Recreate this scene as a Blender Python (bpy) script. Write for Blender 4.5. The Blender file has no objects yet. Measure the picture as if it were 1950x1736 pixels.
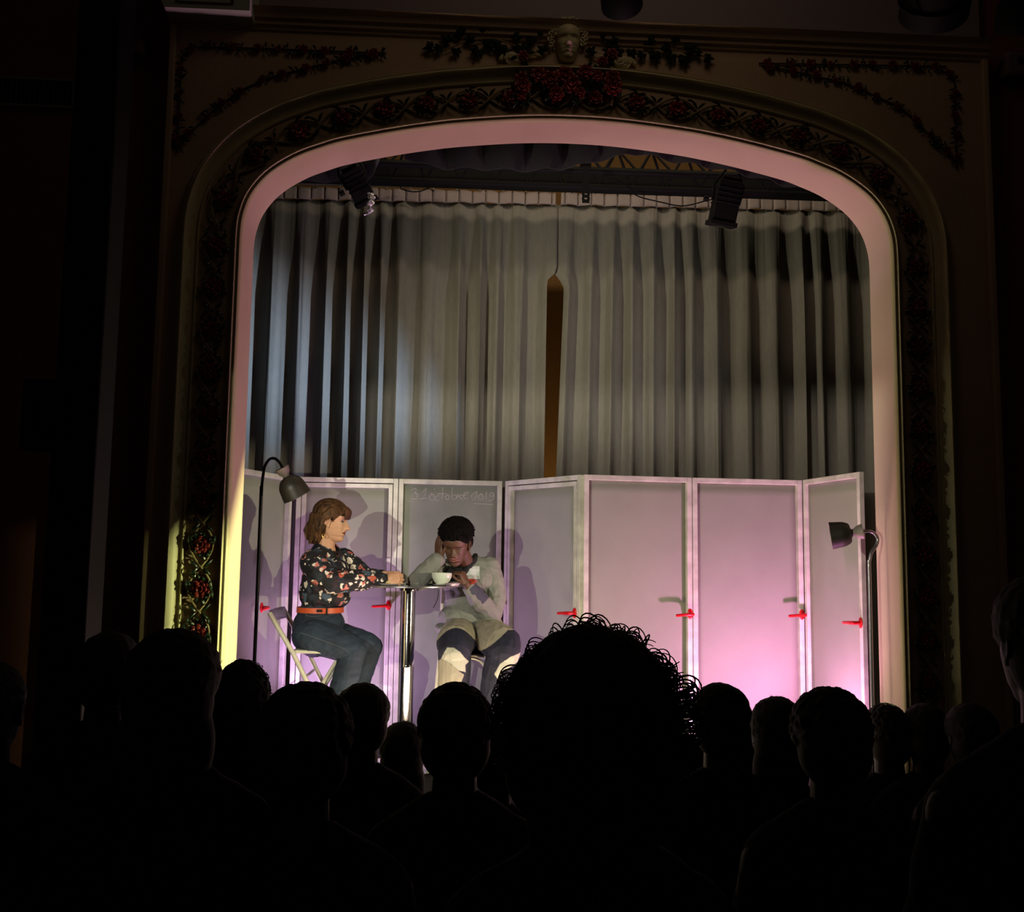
import bpy, bmesh, math, random
import numpy as np
from mathutils import Vector, Matrix, noise
random.seed(7)
PI = math.pi
SC = bpy.context.scene
COL = SC.collection

# ---------------------------------------------------------------- camera
F = 1784.0; CX, CY = 975.0, 868.0
CAMP = Vector((0, 0, 1.75))
_y = Vector((875-CX, -(1045-CY), -F)).normalized()
_z = Vector((1223-CX, -(-16970-CY), -F)).normalized()
_z = (_z - _y*_y.dot(_z)).normalized()
_x = _y.cross(_z)
RW = Matrix((_x, _y, _z))                       # camera vector -> world vector
cd = bpy.data.cameras.new('camera'); cam = bpy.data.objects.new('camera', cd); COL.objects.link(cam)
cd.sensor_fit = 'HORIZONTAL'; cd.sensor_width = 36.0; cd.lens = F/1950*36.0
cd.clip_start = 0.05; cd.clip_end = 60
cam.matrix_world = Matrix.Translation(CAMP) @ RW.to_4x4()
SC.camera = cam

def P(px, py, Y):
    """world point at depth Y that the photograph shows at pixel px, py"""
    r = RW @ Vector((px-CX, -(py-CY), -F))
    return CAMP + r*(Y/r.y)
def on_plane(px, py, p0, n):
    r = RW @ Vector((px-CX, -(py-CY), -F))
    return CAMP + r*((p0-CAMP).dot(n)/r.dot(n))

# ---------------------------------------------------------------- world, exposure
SC.view_settings.view_transform = 'Standard'; SC.view_settings.look = 'None'
SC.view_settings.exposure = 0.45; SC.view_settings.gamma = 1.0
SC.view_settings.use_curve_mapping = False
w = bpy.data.worlds.new('world'); SC.world = w; w.use_nodes = True
bg = w.node_tree.nodes['Background']
bg.inputs[0].default_value = (1.0, 0.66, 0.5, 1); bg.inputs[1].default_value = 0.0040
SC.cycles.use_denoising = True
SC.cycles.max_bounces = 6; SC.cycles.diffuse_bounces = 4; SC.cycles.glossy_bounces = 4
SC.cycles.transmission_bounces = 6; SC.cycles.transparent_max_bounces = 8
SC.cycles.sample_clamp_indirect = 3.0
SC.cycles.caustics_reflective = False; SC.cycles.caustics_refractive = False

# ---------------------------------------------------------------- lights
def spot(name, loc, aim, col, power, size_deg, radius=.01, blend=.15):
    l = bpy.data.lights.new(name, 'SPOT'); l.color = col; l.energy = power
    l.spot_size = math.radians(size_deg); l.spot_blend = blend; l.shadow_soft_size = radius
    o = bpy.data.objects.new(name, l); COL.objects.link(o); o.location = loc
    o.rotation_euler = (Vector(aim)-Vector(loc)).to_track_quat('-Z', 'Y').to_euler()
    return o
def area(name, loc, aim, col, power, sx, sy):
    l = bpy.data.lights.new(name, 'AREA'); l.shape = 'RECTANGLE'; l.size = sx; l.size_y = sy
    l.color = col; l.energy = power
    o = bpy.data.objects.new(name, l); COL.objects.link(o); o.location = loc
    o.rotation_euler = (Vector(aim)-Vector(loc)).to_track_quat('-Z', 'Y').to_euler()
    return o
# profile spots at the sides of the hall; each has a lantern with shutters (built below)
HALL_LIGHTS = [
  # name, position, shutter opening on the plane Y=4.4 [(x,z) x4], colour, power
  ('warm_spot_centre', (-1.45, 1.4, 2.15), [(-1.05, .90), (2.04, .90), (2.04, 2.60), (-1.05, 2.58)], (1.0, .93, .78), 190),
  ('warm_spot_left',  (-2.9, .9, 2.25), [(-.60, .90), (2.0, .90), (2.0, 2.52), (-.60, 2.52)], (1.0, .90, .70), 50),
  ('warm_spot_edge', (3.0, 3.45, 1.36), [(-1.34, .75), (-.12, .75), (-.12, 2.02), (-1.34, 1.75)], (.95, 1.0, .44), 1000),
  ('warm_spot_right', (2.75, 2.55, 1.80), [(-.10, .90), (1.12, .90), (1.12, 2.1), (-.10, 2.05)], (1.0, .88, .60), 230),
]
def shutter_axis(L0, hole):
    ds = [(Vector((x, 4.4, z))-L0).normalized() for x, z in hole]; ax = sum(ds, Vector()).normalized()
    return ax, ds, max(ax.angle(d) for d in ds)
for n, loc, hole, col, pw in HALL_LIGHTS:
    ax, ds, ha = shutter_axis(Vector(loc), hole)
    spot(n, loc, Vector(loc)+ax, col, pw, 2*math.degrees(ha)+8, .002)
# washes in the wings behind the jambs, and pars on the stage floor
WING = [  # name, place, aim, colour, power, cone, radius, flag elevation in degrees
  ('cool_wash', (2.28, 4.755, 2.42), (-2.3, 6.7, 2.65), (.50, .70, 1.0), 760, 38, .006, .0),
  ('dim_wash', (-1.28, 4.76, 2.38), (2.1, 6.7, 3.2), (1.0, .93, .66), 120, 90, .006, 2.5),
  ('mid_wash', (2.26, 4.75, 2.42), (-.1, 6.7, 3.2), (1.0, .93, .86), 60, 90, .006, 1.0)]
for n, p_, a_, c_, pw_, cone, rad_, el in WING: spot(n, p_, a_, c_, pw_, cone, rad_, 1.0)
spot('edge_wash_right', (-2.4, 4.02, 1.7), (2.36, 4.39, 1.9), (1.0, .95, .60), 14, 22, .01, .5)  # added grazing light that picks out the right moulding edges
spot('edge_wash_left', (3.1, 4.02, 2.7), (-1.32, 4.39, 2.6), (1.0, .95, .70), 3, 28, .01, .8)  # added weak grazing light for the left outer moulding ridge
spot('pink_par_left', (-.98, 5.48, .72), (.1, 6.1, 2.0), (.84, .46, 1.0), 34, 150, .04, .9)
spot('pink_par_right', (1.96, 4.80, .68), (1.2, 5.6, 2.0), (1.0, .32, .76), 68, 150, .04, .9)
area('salmon_footlight', (.52, 4.75, .74), (.52, 4.60, 3.9), (1.0, .73, .52), 12, 2.2, .12)
area('curtain_fill', (.6, 5.6, 5.2), (.6, 6.9, 2.6), (1.0, .80, .56), 12, 4.0, .1)  # added overhead fill that lifts the dark curtain folds
area('hall_glow', (.7, 3.1, 5.4), (.6, 4.4, 4.2), (1.0, .72, .5), 1.3, .8, .8)  # added dim fill on the upper front wall, without a fixture
area('back_wall_fill', (.8, 6.95, 1.2), (.8, 7.45, 2.6), (1.0, .70, .34), 9, 2.5, .3)  # added fill that brightens the back wall behind the curtain

# ---------------------------------------------------------------- materials
def lin(c):
    return tuple(((v/255)/12.92 if v/255 <= .04045 else ((v/255+.055)/1.055)**2.4) for v in c)
def mat(name, rgb, rough=.6, metal=0., spec=.5, noise_amt=0., noise_scale=20., rgb2=None, bump=0., bump_scale=60.,
        stretch=(1, 1, 1), emit=0., trans=0., alpha=1., sheen=0., sss=0.):
    m = bpy.data.materials.new(name); m.use_nodes = True
    nt = m.node_tree; b = nt.nodes['Principled BSDF']
    c = lin(rgb) if max(rgb) > 1 else rgb
    b.inputs['Base Color'].default_value = (*c, 1)
    b.inputs['Roughness'].default_value = rough; b.inputs['Metallic'].default_value = metal
    b.inputs['Specular IOR Level'].default_value = spec
    b.inputs['Transmission Weight'].default_value = trans; b.inputs['Alpha'].default_value = alpha
    b.inputs['Sheen Weight'].default_value = sheen
    if sss:
        b.inputs['Subsurface Weight'].default_value = sss; b.inputs['Subsurface Scale'].default_value = .01
    if noise_amt or bump or rgb2:
        tc = nt.nodes.new('ShaderNodeTexCoord'); mp = nt.nodes.new('ShaderNodeMapping')
        mp.inputs['Scale'].default_value = stretch; nt.links.new(tc.outputs['Object'], mp.inputs[0])
    if noise_amt or rgb2:
        nz = nt.nodes.new('ShaderNodeTexNoise'); nz.inputs['Scale'].default_value = noise_scale
        nz.inputs['Detail'].default_value = 5; nt.links.new(mp.outputs[0], nz.inputs[0])
        cr = nt.nodes.new('ShaderNodeValToRGB'); cr.color_ramp.elements[0].position = .35; cr.color_ramp.elements[1].position = .65
        c2 = lin(rgb2) if rgb2 else tuple(v*(1-noise_amt) for v in c)
        cr.color_ramp.elements[0].color = (*c2, 1); cr.color_ramp.elements[1].color = (*c, 1)
        nt.links.new(nz.outputs[0], cr.inputs[0]); nt.links.new(cr.outputs[0], b.inputs['Base Color'])
    if bump:
        nb = nt.nodes.new('ShaderNodeTexNoise'); nb.inputs['Scale'].default_value = bump_scale; nb.inputs['Detail'].default_value = 4
        nt.links.new(mp.outputs[0], nb.inputs[0])
        bp = nt.nodes.new('ShaderNodeBump'); bp.inputs['Strength'].default_value = 1; bp.inputs['Distance'].default_value = bump
        nt.links.new(nb.outputs[0], bp.inputs['Height']); nt.links.new(bp.outputs[0], b.inputs['Normal'])
    return m

M = {}
M['plaster'] = mat('cream_plaster', (200, 172, 140), .7, noise_amt=.12, noise_scale=3, bump=.002, bump_scale=40)
M['reveal'] = mat('reveal_plaster', (216, 192, 172), .75, noise_amt=.06, noise_scale=4, bump=.001, bump_scale=30)
M['moulding'] = mat('moulding_paint', (214, 204, 160), .45, noise_amt=.1, noise_scale=8)
M['sidewall'] = mat('red_brown_wall', (130, 78, 66), .8, noise_amt=.1, noise_scale=2)
M['frieze'] = mat('mauve_frieze', (150, 138, 142), .8, noise_amt=.05)
M['hall_floor'] = mat('hall_floor', (30, 24, 20), .7, noise_amt=.2)
M['stage'] = mat('stage_boards', (12, 11, 12), .8, noise_amt=.2, noise_scale=6, stretch=(1, .05, 1))
M['black'] = mat('black_paint', (7, 7, 8), .7, spec=.2)
M['gloss_black'] = mat('glossy_black', (6, 6, 7), .3, spec=.35)
M['pillar'] = mat('black_pillar_paint', (4, 4, 5), .55, spec=.2)
M['velvet'] = mat('black_velvet', (8, 7, 9), .9, sheen=.1)
M['backwall'] = mat('ochre_back_wall', (150, 112, 62), .8, noise_amt=.1)
M['curtain'] = mat('grey_curtain', (126, 121, 113), .85, noise_amt=.1, noise_scale=50, stretch=(1, 1, .3), bump=.0012, bump_scale=300)
M['heading'] = mat('curtain_heading', (150, 136, 132), .85, noise_amt=.08, noise_scale=60)
M['rail'] = mat('grey_rail', (120, 122, 118), .5, .3)
M['alu'] = mat('brushed_aluminium', (238, 238, 224), .45, .15, noise_amt=.25, noise_scale=14, bump=.0006, bump_scale=80)
M['sheet'] = mat('grey_green_sheet', (160, 164, 150), .75, noise_amt=.07, noise_scale=4, bump=.0004, bump_scale=200)
M['slate'] = mat('chalkboard_sheet', (142, 150, 138), .75, rgb2=(158, 163, 153), noise_scale=5)
M['chalk'] = mat('chalk', (205, 203, 196), .9)
M['red'] = mat('red_handle_paint', (225, 22, 32), .25)
M['chrome'] = mat('chrome', (225, 225, 228), .07, 1.0)
M['column_chrome'] = mat('satin_chrome', (215, 215, 218), .14, 1.0)
M['dull_chrome'] = mat('dull_metal', (150, 150, 152), .3, .9)
M['glass'] = mat('clear_glass', (238, 240, 238), .03, trans=.93)
M['lamp'] = mat('dark_grey_lamp_enamel', (46, 43, 34), .45)
M['lamp_collar'] = mat('pale_lamp_collar', (140, 130, 118), .5)
M['chair'] = mat('pale_chair_paint', (214, 214, 192), .4, .1)
M['bowl'] = mat('pale_glazed_bowl', (222, 232, 214), .18)
M['white'] = mat('white_china', (236, 232, 224), .2)
M['box'] = mat('pale_grey_box', (190, 196, 186), .5)
M['foil'] = mat('crumpled_foil', (240, 240, 245), .35, .4)
M['leaf'] = mat('dark_green_leaf_paint', (26, 48, 34), .35)
M['stem'] = mat('pale_stem_paint', (150, 134, 100), .4)
M['rose'] = mat('red_rose_paint', (150, 56, 50), .35, noise_amt=.3, noise_scale=40)

# ---------------------------------------------------------------- mesh kit
class MB:
    def __init__(s): s.v = []; s.f = []; s.m = []; s.mi = 0
    def add(s, vs, fs):
        o = len(s.v); s.v += [tuple(v) for v in vs]; s.f += [tuple(i+o for i in f) for f in fs]; s.m += [s.mi]*len(fs)
    def box(s, c, d, rot=None):
        x, y, z = d[0]/2, d[1]/2, d[2]/2; c = Vector(c)
        vs = [Vector((a*x, b*y, e*z)) for a in (-1, 1) for b in (-1, 1) for e in (-1, 1)]
        if rot is not None: vs = [rot @ v for v in vs]
        s.add([v+c for v in vs], [(0, 1, 3, 2), (4, 6, 7, 5), (0, 4, 5, 1), (2, 3, 7, 6), (0, 2, 6, 4), (1, 5, 7, 3)])
    def bar(s, a, b, w, h, up=(0, 0, 1)):
        a, b = Vector(a), Vector(b); d = (b-a); L = d.length; d.normalize()
        u = Vector(up); sd = d.cross(u)
        if sd.length < 1e-4: sd = d.cross(Vector((0, 1, 0)))
        sd.normalize(); u = sd.cross(d)
        s.box((a+b)/2, (L, w, h), Matrix((d, sd, u)).transposed())
    def tube(s, pts, r, n=10, cap=True):
        pts = [Vector(p) for p in pts]
        if not hasattr(r, '__len__'): r = [r]*len(pts)
        k = len(pts); T = []
        for i in range(k):
            t = (pts[min(i+1, k-1)]-pts[max(i-1, 0)]); T.append(t.normalized() if t.length > 1e-9 else Vector((0, 0, 1)))
        u = T[0].orthogonal().normalized(); vs = []; 
        for i in range(k):
            u = (u - T[i]*u.dot(T[i])); u = u.normalized() if u.length > 1e-6 else T[i].orthogonal().normalized()
            w_ = T[i].cross(u)
            for j in range(n):
                a = 2*PI*j/n; vs.append(pts[i]+(u*math.cos(a)+w_*math.sin(a))*r[i])
        fs = [(i*n+j, i*n+(j+1) % n, (i+1)*n+(j+1) % n, (i+1)*n+j) for i in range(k-1) for j in range(n)]
        if cap: fs += [tuple(range(n))[::-1], tuple((k-1)*n+j for j in range(n))]
        s.add(vs, fs)
    def capsule(s, pts, r, n=14):
        """rounded tapered limb, closed, for volumes that are fused later"""
        pts = [Vector(p) for p in pts]; r = list(r)
        d0 = (pts[0]-pts[1]).normalized(); d1 = (pts[-1]-pts[-2]).normalized()
        A = [(pts[0]+d0*r[0]*c, r[0]*q) for c, q in ((.97, .22), (.8, .6), (.45, .89))]
        B = [(pts[-1]+d1*r[-1]*c, r[-1]*q) for c, q in ((.45, .89), (.8, .6), (.97, .22))]
        s.tube([a[0] for a in A]+pts+[b[0] for b in B], [a[1] for a in A]+r+[b[1] for b in B], n)
    def ell(s, c, rad, rot=None, nu=24, nv=14, fn=None):
        c = Vector(c); vs = []
        for i in range(nv+1):
            th = PI*i/nv
            for j in range(nu):
                ph = 2*PI*j/nu
                d = Vector((math.sin(th)*math.cos(ph), math.sin(th)*math.sin(ph), math.cos(th)))
                k = fn(d) if fn else 1.0
                v = Vector((d.x*rad[0], d.y*rad[1], d.z*rad[2]))*k
                vs.append((rot @ v if rot is not None else v)+c)
        fs = []
        for i in range(nv):
            for j in range(nu):
                a, b, e, f = i*nu+j, i*nu+(j+1) % nu, (i+1)*nu+(j+1) % nu, (i+1)*nu+j
                if i == 0: fs.append((a, e, f)) if False else fs.append((i*nu, e, f))
                elif i == nv-1: fs.append((a, b, nv*nu))
                else: fs.append((a, b, e, f))
        s.add(vs, fs)
    def lathe(s, prof, origin, axis=(0, 0, 1), n=32):
        ax = Vector(axis).normalized(); u = ax.orthogonal().normalized(); w_ = ax.cross(u); o = Vector(origin)
        vs = [o+ax*z+(u*math.cos(2*PI*j/n)+w_*math.sin(2*PI*j/n))*r for r, z in prof for j in range(n)]
        k = len(prof)
        s.add(vs, [(i*n+j, i*n+(j+1) % n, (i+1)*n+(j+1) % n, (i+1)*n+j) for i in range(k-1) for j in range(n)])
    def grid(s, rows, close=False):
        k = len(rows[0]); vs = [p for r in rows for p in r]; fs = []
        for i in range(len(rows)-1):
            for j in range(k if close else k-1):
                fs.append((i*k+j, i*k+(j+1) % k, (i+1)*k+(j+1) % k, (i+1)*k+j))
        s.add(vs, fs)
    def mesh(s, name, mats, smooth=True):
        me = bpy.data.meshes.new(name); me.from_pydata(s.v, [], s.f); me.validate()
        for m in (mats if isinstance(mats, (list, tuple)) else [mats]): me.materials.append(m)
        if len(me.polygons) == len(s.m): me.polygons.foreach_set('material_index', s.m)
        bm = bmesh.new(); bm.from_mesh(me); bmesh.ops.recalc_face_normals(bm, faces=bm.faces); bm.to_mesh(me); bm.free()
        if smooth: smooth_by_angle(me)
        return me
def smooth_by_angle(me, ang=40):
    for p in me.polygons: p.use_smooth = True
    me.set_sharp_from_angle(angle=math.radians(ang))

def ob(name, mb, mats, parent=None, smooth=True, bevel=0.):
    me = mb.mesh(name, mats, smooth) if isinstance(mb, MB) else mb
    o = bpy.data.objects.new(name, me); COL.objects.link(o)
    if parent is not None: o.parent = parent
    if bevel:
        b = o.modifiers.new('bevel', 'BEVEL'); b.width = bevel; b.segments = 2; b.limit_method = 'ANGLE'
    return o
def thing(name, label, cat, group=None, loc=(0, 0, 0)):
    """Empty at the thing's base; parts are built in world coordinates and shifted under it"""
    o = bpy.data.objects.new(name, None); COL.objects.link(o); o.empty_display_size = .05
    o['label'] = label; o['category'] = cat
    if group: o['group'] = group
    return o
def settle(root, base):
    """move the Empty to the thing's base without moving its parts"""
    base = Vector(base)
    for ch in root.children: ch.location -= base
    root.location = base
def tag(o, label, cat, group=None):
    o['label'] = label; o['category'] = cat
    if group: o['group'] = group
    return o
def struct(name, mb, m, smooth=True, bevel=0.):
    o = ob(name, mb, m, None, smooth, bevel); o['kind'] = 'structure'; return o

def fuse(mb, voxel, smooth=2, name='fused', wrinkle=0., wfreq=14., wstretch=(1, 1, 1), seed=0):
    """fuse overlapping closed volumes into one continuous skin"""
    me = bpy.data.meshes.new(name); me.from_pydata(mb.v, [], mb.f)
    bm = bmesh.new(); bm.from_mesh(me); bmesh.ops.recalc_face_normals(bm, faces=bm.faces); bm.to_mesh(me); bm.free()
    o = bpy.data.objects.new('tmp', me); COL.objects.link(o)
    r = o.modifiers.new('r', 'REMESH'); r.mode = 'VOXEL'; r.voxel_size = voxel; r.use_smooth_shade = True
    if smooth:
        sm = o.modifiers.new('s', 'SMOOTH'); sm.iterations = smooth; sm.factor = .5
    dg = bpy.context.evaluated_depsgraph_get(); dg.update()
    out = bpy.data.meshes.new_from_object(o.evaluated_get(dg)); out.name = name
    bpy.data.objects.remove(o); bpy.data.meshes.remove(me)
    if wrinkle:
        off = Vector((seed*3.7, seed*1.3, seed*.7))
        ns = [v.normal.copy() for v in out.vertices]
        for v, n in zip(out.vertices, ns):
            q = Vector((v.co.x*wstretch[0], v.co.y*wstretch[1], v.co.z*wstretch[2]))*wfreq+off
            k = noise.noise(q)+.5*noise.noise(q*2.3)
            k = (1-abs(k)*1.6)
            v.co += n*(k*wrinkle)
    out.polygons.foreach_set('use_smooth', [True]*len(out.polygons)); out.update()
    return out
def paint(me, mats, fn):
    for m in mats: me.materials.append(m)
    idx = [fn(p.center, p.normal) for p in me.polygons]
    me.polygons.foreach_set('material_index', idx); me.update()

def catmull(pts, per=8):
    pts = [Vector(p) for p in pts]; out = []
    for i in range(len(pts)-1):
        p0, p1, p2, p3 = pts[max(i-1, 0)], pts[i], pts[i+1], pts[min(i+2, len(pts)-1)]
        for k in range(per):
            t = k/per
            out.append(.5*((2*p1)+(p2-p0)*t+(2*p0-5*p1+4*p2-p3)*t*t+(3*p1-p0-3*p2+p3)*t*t*t))
    return out+[pts[-1]]
def resample(pts, step):
    pts = [Vector(p) for p in pts]; d = [0]
    for a, b in zip(pts, pts[1:]): d.append(d[-1]+(b-a).length)
    n = max(2, int(round(d[-1]/step))+1); out = []; j = 0
    for i in range(n):
        t = d[-1]*i/(n-1)
        while j < len(d)-2 and d[j+1] < t: j += 1
        out.append(pts[j].lerp(pts[j+1], (t-d[j])/max(d[j+1]-d[j], 1e-9)))
    return out

# ================================================================ SETTING
STZ = .60
mb = MB(); mb.box((.5, 1.0, -.05), (7.5, 7.0, .1)); struct('floor', mb, M['hall_floor'], False)
for i, (y0, y1, h) in enumerate([(-1.5, 1.75, .34), (1.75, 2.25, .24), (2.25, 2.85, .12)]):
    mb = MB(); mb.box((.5, (y0+y1)/2, h/2), (6.5, y1-y0, h)); struct('floor', mb, M['hall_floor'], False)
mb = MB(); mb.box((.6, 5.95, STZ/2), (6.2, 3.1, STZ)); struct('floor', mb, M['stage'], False)

# proscenium opening: half profile, u from the centre line, z
CXA = .52; YF = 4.4; YB = 4.64
half = [(1.58, 3.20), (1.574, 3.30), (1.545, 3.40), (1.49, 3.485), (1.42, 3.55), (1.32, 3.613), (1.22, 3.655), (1.12, 3.69), (.89, 3.745), (.70, 3.782), (.54, 3.806), (.25, 3.835), (0, 3.843)]
up = [(-1.58, STZ), (-1.58, 1.5), (-1.58, 2.4), (-1.58, 3.0), (-1.58, 3.12)]
crv = catmull([(-u, z, 0) for u, z in half] + [(u, z, 0) for u, z in half[-2::-1]], 6)
path2 = [Vector((a, b, 0)) for a, b in up[:-1]] + crv + [Vector((-a, b, 0)) for a, b in up[:-1]][::-1]
path2 = resample(path2, .03)
nrm = []
for i in range(len(path2)):
    t = path2[min(i+2, len(path2)-1)]-path2[max(i-2, 0)]; t.normalize(); nrm.append(Vector((-t.y, t.x, 0)))
ARC = [0]
for a, b in zip(path2, path2[1:]): ARC.append(ARC[-1]+(b-a).length)
def arch(s, off, prot=0.):
    """world point: s = arc length, off = distance outward from the opening edge, prot = towards the hall"""
    s = min(max(s, 0), ARC[-1]-1e-6)
    i = min(range(len(ARC)-1), key=lambda k: 0 if ARC[k] <= s <= ARC[k+1] else 1+abs(ARC[k]-s))
    t = (s-ARC[i])/(ARC[i+1]-ARC[i]); p = path2[i].lerp(path2[i+1], t); n = nrm[i].lerp(nrm[i+1], t).normalized()
    q = p+n*off
    return Vector((CXA+q.x, YF-prot, q.y))
W = lambda p, y: Vector((CXA+p.x, y, p.y))
# wall ring
x0, x1, z0, z1 = -1.44-CXA, 2.62-CXA, STZ, 4.27
outer = []
cen = Vector((0, 2.3, 0))
for p in path2:
    if p.y <= 2.3: outer.append(Vector((x0 if p.x < 0 else x1, p.y, 0)))
    else:
        d = p-cen; ts = [((x0 if d.x < 0 else x1)-cen.x)/d.x if abs(d.x) > 1e-6 else 1e9, (z1-cen.y)/d.y if d.y > 1e-6 else 1e9]
        outer.append(cen+d*min(ts))
def corner_fix(pts):
    for cx_ in (x0, x1):
        k = min(range(len(pts)), key=lambda i: (pts[i]-Vector((cx_, z1, 0))).length); pts[k] = Vector((cx_, z1, 0))
corner_fix(outer)
mb = MB(); mb.grid([[W(p, YF) for p in path2], [W(p, YF) for p in outer]])
mb.grid([[W(p, YB) for p in path2], [W(p, YB) for p in outer]])
mb.grid([[W(p, YF) for p in outer], [W(p, YB) for p in outer]])
mb.mi = 1; mb.grid([[W(p, YF) for p in path2], [W(p, YB) for p in path2]])
struct('wall_front', mb, [M['plaster'], M['reveal']])
# recessed wall either side, and the frieze above the cornice
mb = MB(); mb.box((-2.72, 4.56, 2.4), (2.56, .16, 4.8)); struct('wall_front', mb, M['sidewall'], False)
mb = MB(); mb.box((3.71, 4.56, 2.4), (2.18, .16, 4.8)); struct('wall_front', mb, M['sidewall'], False)
mb = MB(); mb.box((.59, 4.53, 4.62), (4.06, .18, .70)); struct('wall_front', mb, M['frieze'], False)
mb = MB(); mb.box((.5, 4.35, STZ/2), (5.5, .1, STZ)); struct('wall_front', mb, M['hall_floor'], False)
# mouldings swept round the opening
def sweep(name, prof):
    mb = MB()
    mb.grid([[W(path2[i]+nrm[i]*o_, YF-pr) for i in range(len(path2))] for o_, pr in prof])
    return struct(name, mb, M['moulding'])
sweep('trim_1', [(-.001, -.005), (0, .006), (.004, .014), (.009, .018), (.014, .016), (.017, .008), (.020, .008), (.022, .018), (.027, .024), (.033, .021), (.037, .010), (.040, 0), (.041, -.004)])
sweep('trim_2', [(.200, -.004), (.201, .010), (.206, .014), (.211, .010), (.214, .004), (.222, .006), (.234, .014), (.246, .028), (.254, .044), (.259, .050), (.264, .049), (.268, .040), (.271, .026), (.279, .024), (.284, .028), (.288, .022), (.290, -.004)])
# cornice
mb = MB()
prof = [(4.245, 0), (4.25, .012), (4.262, .016), (4.268, .03), (4.285, .034), (4.292, .05), (4.315, .06), (4.33, .085), (4.335, .0)]
mb.grid([[Vector((x, YF-p, z)) for x in (-1.44, 2.62)] for z, p in prof])
struct('trim_3', mb, M['plaster'])
mb = MB(); mb.box((-1.425, 4.385, 2.45), (.03, .03, 3.6)); mb.box((2.605, 4.385, 2.45), (.03, .03, 3.6)); struct('trim_4', mb, M['plaster'], False, .006)
# stage house
mb = MB(); mb.box((.6, 7.5, 2.9), (6.4, .1, 5.2)); struct('wall_back', mb, M['backwall'], False)
mb = MB(); mb.box((-2.45, 6.05, 2.9), (.1, 2.8, 5.2)); struct('wall_left', mb, M['black'], False)
mb = MB(); mb.box((3.65, 6.05, 2.9), (.1, 2.8, 5.2)); struct('wall_right', mb, M['black'], False)
mb = MB(); mb.box((.6, 6.05, 5.45), (6.4, 2.8, .1)); struct('ceiling', mb, M['black'], False)
# ================================================================ RELIEF ORNAMENT
def leaf(mb, base, d, n, L, Wd, curl=.25):
    """one pointed leaf lying on a wall whose outward normal is n"""
    d = d.normalized(); s = d.cross(n).normalized(); vs = []
    prof = [(0, .08), (.2, .7), (.45, 1.), (.7, .75), (.9, .3), (1., .02)]
    for t, w_ in prof:
        c = base+d*(L*t)+n*(L*curl*math.sin(t*PI)*.5+.002)
        vs += [c-s*(Wd*w_/2)-n*.0015, c+n*(Wd*.22*w_), c+s*(Wd*w_/2)-n*.0015]
    fs = []
    for i in range(len(prof)-1):
        a = i*3; fs += [(a, a+1, a+4, a+3), (a+1, a+2, a+5, a+4), (a, a+3, a+5, a+2)]
    mb.add(vs, fs)
def leaf_cluster(mb, base, d, n, L, k=5):
    d = d.normalized(); s = d.cross(n)
    for i in range(k):
        a = (i-(k-1)/2)*.62; q = d*math.cos(a)+s*math.sin(a)
        leaf(mb, base+q*L*.05, q, n, L*(1-.25*abs(i-(k-1)/2)), L*.42)
def rose_mesh():
    mb = MB()
    mb.ell((0, 0, .006), (.011, .011, .012), nu=12, nv=8)
    for ring, (r, k, tilt, sz) in enumerate([(.010, 4, .35, .014), (.018, 6, .85, .017), (.026, 7, 1.25, .018)]):
        for i in range(k):
            a = 2*PI*i/k+ring*.5; c = Vector((math.cos(a)*r*.6, math.sin(a)*r*.6, .012-ring*.004))
            out = Vector((math.cos(a), math.sin(a), 0)); z = Vector((0, 0, 1)); s = out.cross(z)
            upv = z*math.cos(tilt)+out*math.sin(tilt); nn = s.cross(upv)
            R_ = Matrix((s, nn, upv)).transposed()
            mb.ell(c+upv*sz*.45, (sz*.62, sz*.2, sz*.62), R_, 10, 6)
    return mb.mesh('rose', M['rose'])
ROSE = rose_mesh()
def put_rose(parent, p, n, size=1., name='rose', base=Vector((0, 0, 0))):
    o = bpy.data.objects.new(name, ROSE); COL.objects.link(o); o.parent = parent
    q = n.to_track_quat('Z', 'Y').to_matrix() @ Matrix.Rotation(random.random()*6.3, 3, 'Z')
    o.matrix_local = Matrix.Translation(p-base) @ q.to_4x4() @ Matrix.Scale(size, 4)
    return o
NF = Vector((0, -1, 0))

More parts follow.
